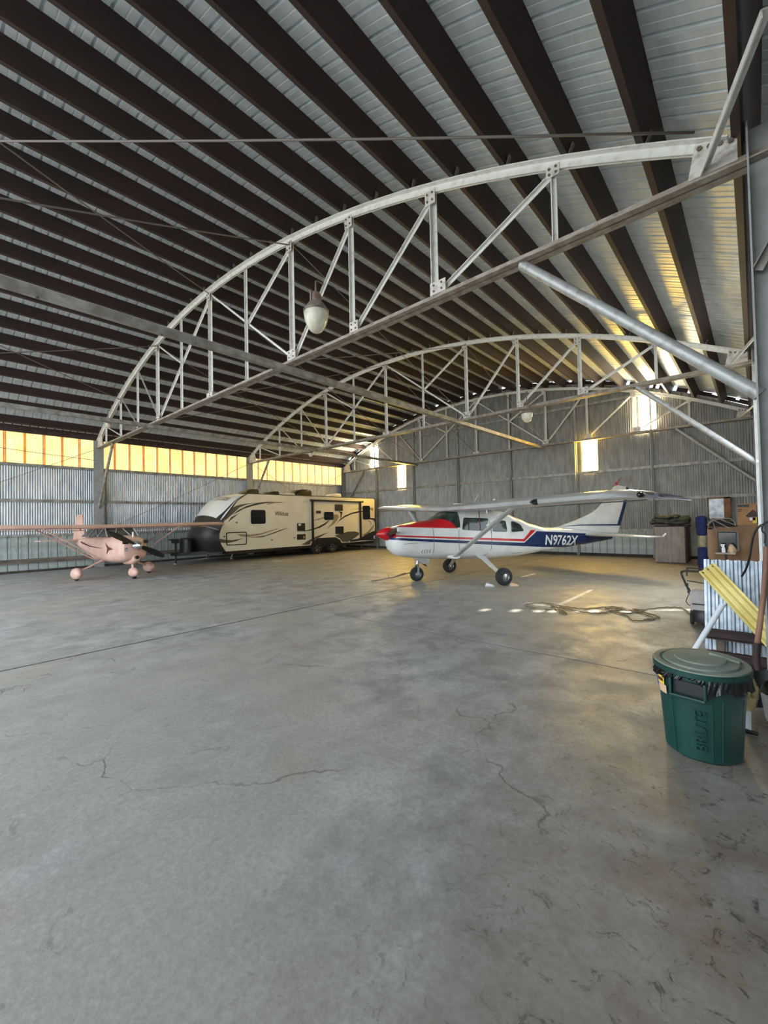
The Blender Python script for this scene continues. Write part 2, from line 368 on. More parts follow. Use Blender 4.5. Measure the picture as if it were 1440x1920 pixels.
# left wall
wl = empty('wall_left', kind='structure')
XW = XL-.03; off = 0
nz = 38; y = YF; i = 0
while y < YB-.05:
    y1 = min(y+.66, YB); off = (i % 2)*.004
    corr(y, y1+.02, 1.2, 3.56, lambda a, d, z: (XW+off-.03+d, a, z), 2).build('corrugated_sheet', M['galv'], wl, 180, False)
    y = y1; i += 1
MB().beam((XW+.02, YF, 3.58), (XW+.02, YB, 3.58), .09, .09).build('window_sill_girt', M['girt'], wl)
MB().beam((XW+.02, YF, 4.86), (XW+.02, YB, 4.86), .09, .42).build('eave_girt', M['rust'], wl)
MB().beam((XW+.03, YF, 2.39), (XW+.03, YB, 2.39), .07, .09).build('girt', M['girt'], wl)
MB().beam((XW+.03, YF, 1.22), (XW+.03, YB, 1.22), .07, .07).build('girt', M['girt'], wl)
MB().beam((XW+.05, YF, .37), (XW+.05, YB, .37), .06, .15).build('base_board', M['board'], wl)
MB().box(XW-.04, XW-.03, YF, YB, .05, 1.2).build('liner_backing', M['rust'], wl)
MB().box(XW-.1, XW+.12, YF, YB, 0, .07).build('base_curb', M['curb'], wl)
lm = MB().box(-.025, 0, -.123, .123, .07, 1.19); lm.box(0, .006, .06, .1, .07, 1.19); lm.box(0, .006, -.1, -.06, .07, 1.19); lml = lm.mesh('liner_panel')
y = YF+.14
while y < YB: o = link('liner_panel', lml, M['liner'], wl); o.location = (XW, y, 0); y += .262
# fibreglass window band, one window per bay
bays = [(YF, Y0), (Y0, Y1), (Y1, Y2), (Y2, Y3)]
for i, (a, b_) in enumerate(bays):
    w = empty('window_%d' % (i+5), kind='structure'); y = a+.1; 
    n = round((b_-a-.1)/.5); st = (b_-a-.1)/n
    for k in range(n):
        y = a+.1+st*k
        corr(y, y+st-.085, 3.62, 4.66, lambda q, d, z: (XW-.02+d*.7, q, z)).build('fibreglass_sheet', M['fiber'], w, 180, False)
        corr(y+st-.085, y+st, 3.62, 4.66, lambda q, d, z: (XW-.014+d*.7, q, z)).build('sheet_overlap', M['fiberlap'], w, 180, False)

# right side: closed sliding doors beyond the first column
wr = empty('wall_right', kind='structure')
y = YF; i = 0
while y < YB-.05:
    y1 = min(y+.66, YB)
    if 8 < y < 10.6: y = y1; i += 1; continue      # unseen gap added to light the aeroplane's flank and far floor
    corr(y, y1+.02, .05, 4.3, lambda a, d, z: (.42+(i % 2)*.004+d, a, z)).build('corrugated_sheet', M['galv'], wr, 180, False); y = y1; i += 1
for z in (.3, 1.6, 2.9, 4.25):
    for ya, yb in (((YF, YB),) if z > 4 else ((YF, 8.3), (10.9, YB))): MB().beam((.36, ya, z), (.36, yb, z), .06, .09).build('door_rail', M['girt'], wr)
MB().box(.2, .5, YF, YB, 4.35, 4.62).build('eave_beam', M['column'], wr)

# ---------------------------------------------------------------- trusses
def hexbolt(b, p, ax, r=.014, h=.014):
    b.tube([Vector(p), Vector(p)+Vector(ax)*h], r, 6)
def truss(Y, label, bolts=True):
    t = empty('roof_truss', (0, Y, 0), 0, label, 'roof truss', 'bowstring roof trusses')
    def bd(b, n, m='truss', **k): return b.build(n, M[m], t, **k)
    # top chord: two curved angles back to back
    pr = [(-.085, .05), (.085, .05), (.085, .038), (.022, .038), (.022, -.04), (.01, -.04), (.01, .038), (-.01, .038), (-.01, -.04), (-.022, -.04), (-.022, .038), (-.085, .038)]
    xs_ = [-.1+(XL+.2+.1)*i/56 for i in range(57)]
    b = MB(); b.loft([[rp(x, o_, w) for w, o_ in pr] for x in xs_]); ch = bd(b, 'top_chord')
    # bottom chord: two angles, flat legs down
    b = MB()
    for s in (-1, 1):
        b.box(XL+.05, .25, *sorted((s*.014, s*.095)), 4.33, 4.342); b.box(XL+.05, .25, *sorted((s*.014, s*.026)), 4.342, 4.42)
    bd(b, 'bottom_chord', 'truss_dark')
    for i, X in enumerate(NODE):
        w = .068 if i in (1, 3, 5, 7) else (.06 if i == 2 else .046)
        b = MB(); b.angle((X, 0, 4.4), (X, 0, arc(X)-.02), w, .01, (0, 1, 0)); bd(b, 'vertical')
    def dg(i, k1, j, k2, w=.044):
        def pt(i, k):
            X = NODE[i]; zt = arc(X)-.05; zb = 4.43; return Vector((X+(.05 if k == 'B' else 0)*(1 if NODE[j] > X else -1)*0, .03, {'T': zt, 'B': zb, 'M': (zt+zb)/2}[k]))
        b = MB(); p, q = pt(i, k1), Vector((NODE[j], .03, 0)); q.z = {'T': arc(NODE[j])-.05, 'B': 4.43, 'M': (arc(NODE[j])-.05+4.43)/2}[k2]
        b.angle(p, q, w, .009, (0, 1, 0)); bd(b, 'diagonal')
    for a in ((1, 'B', 0, 'T'), (2, 'B', 1, 'T'), (3, 'B', 2, 'T'), (5, 'T', 3, 'B'), (4, 'M', 3, 'T'), (7, 'B', 5, 'T'), (7, 'T', 6, 'M'), (8, 'T', 7, 'B'), (9, 'T', 8, 'B'), (10, 'T', 9, 'B')): dg(*a)
    def plate(X, z, w, h, name='gusset_plate', tilt=0):
        b = MB(); b.add([Matrix.Rotation(tilt, 4, 'Y') @ Vector((x, y, zz)) + Vector((X, 0, z)) for zz in (-h/2, h/2) for y in (-.032, -.024) for x in (-w/2, w/2)], [(0, 2, 3, 1), (4, 5, 7, 6), (0, 1, 5, 4), (2, 6, 7, 3), (0, 4, 6, 2), (1, 3, 7, 5)])
        g = bd(b, name, 'gusset')
        if bolts:
            bb = MB(); nx = 2 if w < .3 else 3
            for ii in range(nx):
                for jj in range(2):
                    p = Matrix.Rotation(tilt, 4, 'Y') @ Vector(((ii-(nx-1)/2)*w*.5, -.032, (jj-.5)*h*.5)) + Vector((X, 0, z)); hexbolt(bb, p, (0, -1, 0))
            bb.build('bolts', M['bolt'], g, kind='stuff')
    for i in (1, 2, 3, 5, 7, 9): plate(NODE[i]-.03, arc(NODE[i])-.1, .16, .19)
    plate(NODE[0], arc(NODE[0])-.07, .14, .12)
    plate(NODE[1]+.06, 4.5, .24, .16); plate(NODE[2]+.05, 4.49, .18, .16); plate(NODE[3], 4.5, .24, .18); plate(NODE[5], 4.45, .3, .1); plate(NODE[7]+.05, 4.47, .22, .14); plate(NODE[8], 4.46, .14, .1)
    # end plates
    b = MB(); b.prism([(-.36, 4.4), (-.02, 4.4), (-.02, 4.62), (-.3, 4.7)], -.034, -.024, 'y'); g = bd(b, 'end_plate', 'gusset')
    bb = MB(); [hexbolt(bb, (-.27+.07*q, -.034, 4.64-.02*q), (0, -1, 0), .02, .02) for q in range(4)]; bb.build('bolts', M['bolt'], g, kind='stuff')
    b = MB(); b.prism([(XL+.12, 4.36), (XL+.75, 4.36), (XL+.66, 4.75), (XL+.45, 4.95), (XL+.2, 4.6)], -.034, -.024, 'y'); bd(b, 'end_plate', 'gusset')
    # clips that hold the purlins
    for k in range(1, 27):
        X = -.02-.675*k+.02; b = MB(); p = rp(X, .05); q = rp(X, .15); b.beam(p+Vector((0, -.07, 0)), q+Vector((0, -.07, 0)), .012, .05, (0, 1, 0)); bd(b, 'purlin_clip', 'rod')
    # knee braces
    b = MB(); b.tube([(-1.9, 0, 4.33), (.06, 0, 2.42)], .055, 12); o = bd(b, 'knee_brace', 'pipe', smooth=60)
    b = MB(); b.tube([(-16.4, 0, 4.33), (XL+.12, 0, 2.15)], .045, 10); bd(b, 'knee_brace', 'truss_dark', smooth=60)
    b = MB(); b.angle((-.24, -.03, 4.42), (.15, -1.1, 4.54), .06, .01); bd(b, 'eave_strut')
    return t
truss(Y1, 'nearest bowstring roof truss, largest in view, with one hanging lamp in front of it')
truss(Y2, 'middle bowstring roof truss above the white aeroplane, second from the camera')
truss(Y3-.02, 'farthest bowstring roof truss, fixed against the corrugated end wall', False)

# columns
def column(X, Y, label, w=.3, sgn=1, extra=False):
    c = empty('steel_column', (X, Y, 0), 0, label, 'column', 'steel wall columns')
    h = 4.62
    MB().box(0, sgn*.012, -w/2, w/2, 0, h).build('flange', M['column'], c)
    MB().box(sgn*.29, sgn*.302, -w/2, w/2, 0, h).build('flange', M['column'], c)
    MB().box(*sorted((sgn*.012, sgn*.29)), -.006, .006, 0, h).build('web', M['column'], c)
    if extra:
        b = MB(); b.angle((.04, -.12, 3.4), (.6, -.12, 4.45), .06, .008, (0, 1, 0)); b.build('side_brace', M['girt'], c)
    return c
for Y, lb in ((Y1, 'nearer left-wall column, behind the pink aeroplane'), (Y2, 'farther left-wall column, rising behind the travel trailer'), (Y3-.05, 'left corner column where side wall meets end wall')):
    c = column(XL+.02+.12, Y, lb, .32, -1)
for Y, lb in ((Y1, 'large grey column at the right edge, nearest the camera'), (Y2, 'right-side column partly seen behind the nearest one under the middle truss'), (Y3-.05, 'right corner column at the far end wall')):
    column(.035, Y, lb, .26 if Y == Y1 else .2, 1, Y == Y1)

# struts and brace rods
def strut(X, lb):
    b = MB(); b.beam((X, Y0, 4.27), (X, Y3, 4.27), .12, .012, ou=0, ov=-.045); b.beam((X, Y0, 4.27), (X, Y3, 4.27), .012, .1, ou=.055)
    o = b.build('roof_strut', M['girt'], None, label=lb, cat='strut', group='long horizontal roof struts')
    bb = MB(); [hexbolt(bb, (X, yy, 4.219), (0, 0, -1), .018, .02) for yy in (1.0, 2.4, 3.9, 4.2, 5.2, 7, 9.5)]; bb.build('bolts', M['bolt'], o, kind='stuff')
strut(-6.35, 'long pale steel strut under the trusses, nearer to the middle of the roof')
strut(-12.7, 'long pale steel strut under the trusses, nearer to the left wall')
def rod(p, q, lb, r=.011):
    n = 8; p, q = Vector(p), Vector(q); s = (q-p).length*.006
    MB().tube([p.lerp(q, i/n)-Vector((0, 0, s*4*(i/n)*(1-i/n))) for i in range(n+1)], r, 6).build('brace_rod', M['rod'], None, 180, label=lb, cat='brace rod', group='thin steel brace rods')
N = NODE
rod((-10.1, Y0, arc(-10.1)-.03), (-.3, Y1-.02, 4.82), 'thin rod crossing the whole upper picture to the right end of the nearest truss', .012)
rod((N[3], Y0, arc(N[3])-.05), (N[5], Y1-.03, arc(N[5])-.03), 'steep thin rod from the upper left down to the crown of the nearest truss')
rod((N[3], Y0, 4.42), (N[3], Y1-.03, arc(N[3])-.08), 'thin rod from the left edge to the top chord left of the big lamp')
rod((N[7], Y0, arc(N[7])-.05), (N[9], Y1-.03, arc(N[9])-.06), 'thin rod sloping down to the low left end of the nearest truss')
rod((N[7], Y0, 4.42), (N[7], Y1-.03, arc(N[7])-.06), 'nearly level thin rod meeting the left part of the nearest truss')
for i, lb in ((3, 'left of the big lamp'), (5, 'at the crown of the nearest truss'), (7, 'at the left third of the nearest truss')):
    rod((N[i], Y1+.05, arc(N[i])-.06), (N[i], Y2-.05, 4.45), 'thin rod falling from nearest to middle truss, '+lb, .009)
    rod((N[i], Y1+.05, 4.42), (N[i], Y2-.05, arc(N[i])-.06), 'thin rod rising from nearest to middle truss, '+lb, .009)
    rod((N[i], Y2+.05, arc(N[i])-.06), (N[i], Y3-.1, 4.45), 'thin rod falling from middle to far truss, '+{3: 'right-hand one', 5: 'middle one', 7: 'left one'}[i], .009)
for a, b_, nm in ((Y0, Y1, 'bay left of the nearer column'), (Y1, Y2, 'bay behind the pink aeroplane tail and trailer front'), (Y2, Y3, 'far corner bay behind the trailer')):
    rod((XL+.12, a+.1, 1.3), (XL+.12, b_-.1, 4.3), 'thin rod rising rightward, left wall, '+nm, .009)
    if a != Y1: rod((XL+.15, a+.1, 4.35), (XL+.15, b_-.1, 1.3 if a == Y2 else 3.9), 'thin rod falling rightward, left wall, '+nm, .009)

# ---------------------------------------------------------------- lamps
def lamp(x, y, z, s, lb, up=.5):
    t = empty('hanging_lamp', (x, y, z), 0, lb, 'lamp', 'egg-shaped hangar lamps')
    P = lambda pr: [(r*s, q*s) for r, q in pr]
    MB().lathe(P([(.004, 0), (.045, .006), (.085, .03), (.12, .075), (.15, .14), (.168, .21), (.175, .27), (.172, .3)]), 28).build('glass_globe', M['lampglass'], t, 180)
    MB().lathe(P([(.178, .292), (.184, .296), (.184, .312), (.176, .316)]), 28).build('clamp_ring', M['bolt'], t, 60)
    MB().lathe(P([(.172, .31), (.16, .34), (.13, .39), (.1, .43), (.09, .44)]), 28).build('reflector_cap', M['lampcap'], t, 50)
    b = MB(); b.lathe(P([(.078, .43), (.08, .45), (.078, .54), (.06, .57), (.03, .58)]), 20); b.box(-.012*s, .012*s, -.1*s, -.07*s, .43*s, .56*s); b.box(-.012*s, .012*s, .07*s, .1*s, .43*s, .56*s)
    b.build('ballast_housing', M['lampcap'], t, 40)
    MB().tube([(0, 0, .57*s), (0, 0, .57*s+up), (0, .03, .57*s+up+.02), (0, .16, .57*s+up+.02)], .014, 8).build('hanger_conduit', M['rod'], t, 180)
lamp(-5.28, Y1-.2, 4.55, 1.15, 'large egg-shaped glass lamp hanging in front of the nearest truss', .2)
lamp(-4.36, Y2-.15, 3.93, .8, 'egg-shaped glass lamp hanging from the middle truss over the white aeroplane', .35)
lamp(-13.24, Y2-.15, 4.08, .5, 'small pale lamp under the left part of the middle truss, above the trailer', .1)
lamp(-16.48, Y1-.12, 4.84, .5, 'small pale lamp near the far left end of the nearest truss', .3)
#MORE
# ================================================================ white high-wing aeroplane
def interp(tab, x):
    if x <= tab[0][0]: return tab[0][1:]
    for a, b in zip(tab[:-1], tab[1:]):
        if x <= b[0]:
            t = (x-a[0])/(b[0]-a[0]); t = t*t*(3-2*t)*.5+t*.5
            return tuple(p+(q-p)*t for p, q in zip(a[1:], b[1:]))
    return tab[-1][1:]
class Hull:     # fuselage shape: table rows x, z_bottom, z_top, half width, exponent
    def __init__(s, tab): s.t = tab
    def pt(s, x, a, off=0):
        zb, zt, hw, n = interp(s.t, x); c, d = cos(a), sin(a); zc = (zb+zt)/2; hh = (zt-zb)/2
        y = (hw+off)*math.copysign(abs(c)**(2/n), c); z = zc+(hh+off)*math.copysign(abs(d)**(2/n), d); return Vector((x, -y, z))
    def rings(s, xs, n=40): return [[s.pt(x, 2*pi*k/n) for k in range(n)] for x in xs]
    def y(s, x, z):
        zb, zt, hw, n = interp(s.t, x); q = min(.999, abs(z-(zb+zt)/2)/((zt-zb)/2)); return hw*(1-q**n)**(1/n)
    def patch(s, poly, off=.005, th=.006, side=1, inset=5):   # slab that follows the skin; side=1 is the port (near) side
        n = len(poly); cx = sum(p[0] for p in poly)/n; cz = sum(p[1] for p in poly)/n; b = MB(); vs = []
        for lay in (off, off-th-.01):
            for k in range(inset, -1, -1):
                f = k/inset
                for x, z in poly:
                    X, Z = cx+(x-cx)*f, cz+(z-cz)*f; vs.append((X, -side*(s.y(X, Z)+lay), Z))
        fs = []; L2 = (inset+1)*n
        for base in (0, L2):
            for k in range(inset):
                for i in range(n): j = (i+1) % n; fs.append((base+k*n+i, base+k*n+j, base+(k+1)*n+j, base+(k+1)*n+i))
        for i in range(n): j = (i+1) % n; fs.append((i, j, L2+j, L2+i))
        return b.add(vs, fs)
def rounded(poly, r=.04, k=3):
    out = []; n = len(poly)
    for i in range(n):
        a, b, c = Vector(poly[i-1]), Vector(poly[i]), Vector(poly[(i+1) % n]); u = (a-b); v = (c-b); rr = min(r, u.length*.45, v.length*.45)
        p = b+u.normalized()*rr; q = b+v.normalized()*rr
        for t in range(k+1): t /= k; out.append(tuple(p*(1-t)**2+b*2*t*(1-t)+q*t*t))
    return out
def outline(H, poly, w=.018, off=.008, side=1):     # thin raised frame round a polygon
    n = len(poly); cx = sum(p[0] for p in poly)/n; cz = sum(p[1] for p in poly)/n; b = MB(); vs = []
    for x, z in poly:
        d = Vector((x-cx, z-cz)); d.normalize()
        for e in (0, w): X, Z = x+d[0]*e, z+d[1]*e; vs.append((X, -side*(H.y(X, Z)+off), Z))
    return b.add(vs, [(2*i, 2*((i+1) % n), 2*((i+1) % n)+1, 2*i+1) for i in range(n)])
def wheel(parent, c, r, w, hub='alu', mtx=None, name='wheel', rh=.5, spokes=0):
    root = MB(); A = Matrix.Translation(c) @ (mtx or Matrix.Identity(4)) @ Matrix.Rotation(pi/2, 4, 'X')
    root.lathe([(r*rh*.9, -w*.42), (r*rh, -w*.46), (r*.8, -w*.5), (r*.94, -w*.42), (r, -w*.22), (r, w*.22), (r*.94, w*.42), (r*.8, w*.5), (r*rh, w*.46), (r*rh*.9, w*.42)], 32, A)
    o = root.build(name, M['tyre'], parent, 40)
    b = MB(); b.lathe([(r*.1, -w*.5), (r*.2, -w*.48), (r*.24, -w*.43), (r*rh*.85, -w*.41), (r*rh*.97, -w*.49), (r*rh*.97, w*.49), (r*rh*.85, w*.41), (r*.24, w*.43), (r*.2, w*.48), (r*.1, w*.5)], 28, A)
    b.build('hub', M[hub], o, 40)
    if spokes:
        for s in (-1, 1):
            b = MB()
            for k in range(spokes):
                a = 2*pi*k/spokes; b.add([A @ Vector(p) for p in [Vector((cos(a+d)*q, sin(a+d)*q, s*w*z)) for z in (.36, .46) for q, d in ((r*.12, -.35), (r*.12, .35), (r*rh*.9, .13), (r*rh*.9, -.13))]], [(0, 1, 2, 3), (4, 7, 6, 5), (0, 4, 5, 1), (1, 5, 6, 2), (2, 6, 7, 3), (3, 7, 4, 0)])
            b.build('spokes', M['chrome'], o)
    return o
def airfoil(c, t=.13, n=12, camber=.025):
    up = []; lo = []
    for i in range(n+1):
        x = (1-cos(pi*i/n))/2; y = 5*t*(.2969*sqrt(x)-.126*x-.3516*x*x+.2843*x**3-.1036*x**4); m = camber*4*x*(1-x); up.append((x*c, (m+y)*c)); lo.append((x*c, (m-y)*c))
    return up[::-1]+lo[1:-1]
def cessna_paint():
    m = mat('white_red_navy_livery', (222, 222, 218), .3, 0, (206, 206, 202), 2.5); g = G(m); b = g.n['Principled BSDF']; base = b.inputs['Base Color'].links[0].from_socket
    A = g.above; AND = lambda *a: (a[0] if len(a) == 1 else g.op('MULTIPLY', a[0], AND(*a[1:]))); NOT = lambda a: g.op('SUBTRACT', 1, a); OR = lambda a, c: g.op('MAXIMUM', a, c)
    xl = lambda v: g.op('LESS_THAN', g.x, v)
    redtop = AND(A((-2.08, 1.315), (-.75, 1.255)), xl(-.7))
    red = AND(NOT(A((-2.26, 1.14), (1.13, .945))), A((-2.26, 1.108), (1.16, .885)), xl(1.15))
    red2 = AND(NOT(xl(1.1)), xl(1.6), A((1.17, .885), (1.57, 1.15)), NOT(A((1.12, .925), (1.41, 1.165))), g.op('LESS_THAN', g.z, 1.155), A((1, .885), (2, .885)))
    nose = AND(xl(-2.14), A((-2.3, 1.06), (-2, 1.08)))
    blue = AND(OR(AND(NOT(A((-2.29, 1.083), (1.16, .852))), xl(1.162)), AND(NOT(xl(1.16)), NOT(A((1.16, .852), (1.62, 1.14))))), A((-2.29, 1.035), (1.73, .72)), NOT(A((1.2, 1.15), (4.34, .95))), OR(xl(1.9), A((1.73, .72), (2.84, .655))))
    c = g.mix(OR(OR(redtop, nose), OR(red, red2)), base, srgb((190, 22, 30))); c = g.mix(blue, c, srgb((12, 40, 82)))
    g.l.new(c, b.inputs['Base Color']); return m
M['livery'] = cessna_paint()
def white_plane():
    t = empty('light_aircraft', (-5.255, 9.23, 0), radians(60), 'white high-wing aeroplane with red and navy stripes lettered N9762X', 'aeroplane')
    H = Hull([(-2.22, .9, 1.2, .2, 2.2), (-2.17, .76, 1.28, .34, 2.4), (-2.05, .655, 1.33, .41, 2.7), (-1.85, .61, 1.37, .45, 2.9), (-1.5, .57, 1.42, .5, 3), (-1.15, .54, 1.455, .53, 3), (-.95, .53, 1.56, .54, 3), (-.78, .52, 1.665, .545, 3.1), (-.55, .51, 1.715, .55, 3.4),
              (.2, .475, 1.70, .545, 3.4), (.7, .48, 1.64, .52, 3.2), (1.1, .5, 1.5, .48, 3), (1.5, .54, 1.34, .42, 2.8), (2.0, .59, 1.215, .35, 2.6), (2.6, .64, 1.185, .27, 2.5), (3.4, .71, 1.12, .18, 2.4), (4.0, .77, 1.04, .1, 2.2), (4.42, .82, .98, .045, 2)])
    xs_ = [-2.22, -2.2, -2.17, -2.13]+[-2.08+.08*i for i in range(82)]
    xs_ = [x for x in xs_ if x < 4.42]+[4.42]
    def bd(b, n, m, sm=0, p=None, **k): return b.build(n, M[m], p or t, sm, **k)
    f = bd(MB().loft(H.rings(xs_)), 'fuselage', 'livery', 35)
    # glazing
    def ws(u, v):
        v = v*2-1; xf = -1.14+.4*abs(v)**1.6; xr = -.64; x = xf+(xr-xf)*u
        zb, zt, hw, n = interp(H.t, x); hh = (zt-zb)/2; q = max(0, (1.27-(zb+zt)/2)/hh); a0 = math.asin(min(1, q**(n/2)))
        return H.pt(x, pi/2-v*(pi/2-a0), .006)
    bd(MB().grid(ws, 10, 24), 'windshield', 'glass', 180)
    wp = [[(-.6, 1.215), (-.54, 1.5), (.13, 1.47), (.06, 1.165)], [(.2, 1.155), (.24, 1.3), (.36, 1.42), (.62, 1.405), (.64, 1.13)], [(.75, 1.125), (.77, 1.39), (.88, 1.385), (1.06, 1.31), (1.16, 1.14)]]
    for s in (1, -1):
        for w in wp:
            rp_ = rounded(w, .045); g_ = bd(H.patch(rp_, .004, .004, s), 'side_window', 'glass'); bd(outline(H, rp_, .02, .01, s), 'window_frame', 'white', 0, g_)
    # door outline, cowl seams and latches as fine raised lines on the skin
    def seam(pts, w=.008, s=1):
        b = MB()
        for p, q in zip(pts[:-1], pts[1:]):
            n = max(1, int(Vector((q[0]-p[0], q[1]-p[1])).length/.08))
            for i in range(n):
                a = [p[0]+(q[0]-p[0])*(i+e)/n for e in (0, 1)]; c = [p[1]+(q[1]-p[1])*(i+e)/n for e in (0, 1)]
                P_ = [Vector((a[e], -s*(H.y(a[e], c[e])+.002), c[e])) for e in (0, 1)]; b.beam(P_[0], P_[1], w, .004, (0, -s, 0))
        return b
    M.setdefault('seam', mat('panel_seam', (110, 112, 112), .6))
    for s in (1, -1):
        bd(seam([(.14, 1.45), (.19, 1.1), (.19, .75), (.1, .62), (-.1, .56), (-.55, .55)], .008, s), 'door_seam', 'seam')
        bd(seam([(-.68, 1.22), (-.68, .9), (-.62, .56)], .006, s), 'door_seam', 'seam')
        bd(seam([(-1.3, 1.3), (-1.3, .58)], .01, s), 'cowl_seam', 'seam'); bd(seam([(-2.0, .93), (-1.32, .96)], .009, s), 'cowl_seam', 'seam')
        for k in range(4): bd(seam([(-1.55+.06*k, .79), (-1.58+.06*k, .75), (-1.55+.06*k, .71)], .014, s), 'cowl_louvre', 'seam')
        bd(seam([(.8, .6), (1.15, .61)], .008, s), 'baggage_hinge', 'seam')
    bd(H.patch(rounded([(-1.9, 1.345), (-1.9, 1.36), (-1.7, 1.385), (-1.7, 1.37)], .01), .004), 'oil_door', 'white')
    # cowl mouth, spinner, propeller
    for s in (1, -1):
        b = MB(); b.loft([[Vector((-2.2-.02*e, -s*(.2+.12*cos(2*pi*k/16)), 1.15+.075*sin(2*pi*k/16))) for k in range(16)] for e in (0, 1.6)]); bd(b, 'air_intake', 'black')
    A = Matrix.Translation((-2.2, 0, 1.16)) @ Matrix.Rotation(-pi/2, 4, 'Y')
    bd(MB().lathe([(.15, -.03), (.155, .02), (.145, .08), (.12, .15), (.08, .22), (.035, .275), (.004, .3)], 24, A), 'spinner', 'red', 180)
    for s in (1, -1):
        b = MB(); rg = []
        for q, w_, tw in ((.08, .04, .9), (.2, .06, .7), (.4, .075, .45), (.65, .07, .3), (.82, .05, .22), (.86, .02, .2)):
            dx, dz = w_*sin(tw), w_*cos(tw); c = Vector((-2.28, 0, 1.16)); ar = Vector((0, -s*cos(.12), -s*sin(.12)*-1))
            pc = c+ar*q; rg.append([pc+Vector((-dx, 0, -dz)), pc+Vector((.006, 0, 0)), pc+Vector((dx, 0, dz)), pc+Vector((-.012, 0, 0))])
        b.loft(rg); bl = bd(b, 'propeller_blade', 'black')
        c = Vector((-2.28, 0, 1.16))+Vector((0, -s*cos(.12), s*sin(.12)))*.85; MB().beam(c-Vector((0, 0, .035)), c+Vector((0, 0, .035)), .02, .06, (0, 1, 0)).build('blade_tip', M['white'], bl)
    # wing
    def wz(y): return 1.70+.023*abs(y)-.019*y
    rg = []
    for y in [-5.0, -4.9, -3.6, -2.3, -1.1, 0, 1.1, 2.3, 3.6, 4.75]:
        a = abs(y); c = 1.46 if a < 2.3 else 1.46-(a-2.3)/2.7*.4; th = .135 if a < 4.8 else (.1 if a < 4.95 else .03)
        rg.append([Vector((-.88+px, -y, wz(y)+pz)) for px, pz in airfoil(c, th)])
    w = bd(MB().loft(rg), 'wing', 'wingmetal', 30)
    # near wing tip fairing with navy flash
    tip = []
    for y, c, x0, dz, th in ((4.745, 1.105, -.88, 0, .135), (4.88, 1.06, -.83, -.004, .12), (5.0, .98, -.74, -.016, .1), (5.1, .86, -.6, -.034, .07), (5.18, .7, -.42, -.055, .03)):
        tip.append([Vector((x0+px, -y, wz(y)+dz+pz)) for px, pz in airfoil(c, th)])
    tp = bd(MB().loft(tip), 'wing_tip', 'wingmetal', 40)
    nv = MB(); vs = []
    up = list(range(1, 11))       # upper-rear run of the tip rings
    for r in tip[1:]:
        for q in (1, 3, 5, 7, 8): p = r[q]; vs.append(p+Vector((0, -.004, .006)))
    nv.add(vs, [(i*5+j, (i+1)*5+j, (i+1)*5+j+1, i*5+j+1) for i in range(3) for j in range(4)]); nv.build('navy_flash', M['navy'], tp)
    side_ = MB(); r = tip[-1]; side_.add([Vector((-.45, -5.19, wz(5.1)-.03)), Vector((.28, -5.2, wz(5.1)-.085)), Vector((.24, -5.18, wz(5.1)-.06)), Vector((-.3, -5.12, wz(5.1)+.02))], [(0, 1, 2, 3)]); side_.build('navy_flash', M['navy'], tp)
    MB().lathe([(.02, -.05), (.035, -.03), (.035, .03), (.02, .05)], 10, Matrix.Translation((-.55, -5.13, wz(5)+.0)) @ Matrix.Rotation(pi/2, 4, 'Y')).build('position_light', M['darkglass'], tp, 60)
    for yy, ln in ((3.45, .2),):
        b = MB(); b.loft([[Vector((-.885+.05*(1-cos(a_)), -yy-ln/2*k, wz(yy)+.0+.052*sin(a_)*sqrt(max(0, 1-k*k)))) for a_ in [2*pi*j/12 for j in range(12)]] for k in (-.98, -.7, -.3, 0, .3, .7, .98)]); bd(b, 'landing_light', 'glass')
    for yy in (2.25,):
        for s in (1, -1): bd(MB().beam((.25, -s*.7, wz(s*.7)-.03), (.32, -s*4.5, wz(s*4.5)-.03), .008, .02), 'control_surface_gap', 'seam')
    for s in (1, -1):
        y1_ = 2.55*s; a = Vector((-.80, -.55*s, .6)); q = Vector((-.62, -y1_, wz(y1_)-.05)); b = MB(); d = (q-a).normalized(); u = Vector((1, 0, 0)); u = (u-d*u.dot(d)).normalized(); v = d.cross(u); b.loft([[c+u*(.075*cos(k*pi/6))+v*(.028*sin(k*pi/6)) for k in range(12)] for c in (a, q)]); bd(b, 'wing_strut', 'wingmetal', 60)
        b = MB(); b.loft([[Vector((-.80+.0, -.5*s, .6))+Vector((.17*cos(k*pi/6)*e, -s*.0-s*z_, .05*sin(k*pi/6)*e)) for k in range(12)] for z_, e in ((0, 1), (.1, .7))]); bd(b, 'strut_fairing', 'white', 60)
    bd(MB().tube([(-.4, -1.3, wz(1.3)-.06), (-.4, -1.3, wz(1.3)-.13), (-.5, -1.3, wz(1.3)-.13)], .012, 8), 'pitot_tube', 'chrome')
    b = MB().tube([(-.28, -.78, wz(.8)-.03), (-.28, -.8, 1.5), (-.27, -.8, 1.3), (-.27, -.8, 1.2)], .01, 6); bd(b, 'hanging_strap', 'darkred')
    # tail
    fin = [(2.3, 1.18), (2.57, 1.205), (3.16, 1.36), (3.52, 1.475), (3.74, 1.56), (3.96, 1.68), (4.2, 1.9), (4.46, 2.17), (4.56, 2.29), (4.68, 2.33), (4.75, 2.33), (4.62, 1.9), (4.48, 1.25), (4.3, 1.0), (3.4, 1.1)]
    def slab(poly, yb, yt, nm, m, p=None):
        b = MB(); zs = [z for _, z in poly]; z0, z1 = min(zs), max(zs)
        th = lambda z: yb+(yt-yb)*(z-z0)/(z1-z0); n = len(poly); vs = [(x, -th(z), z) for x, z in poly]+[(x, th(z), z) for x, z in poly]
        b.add(vs, [tuple(range(n)), tuple(range(n, 2*n))[::-1]]+[(i, (i+1) % n, n+(i+1) % n, n+i) for i in range(n)]); return bd(b, nm, m, 0, p, bevel=.004)
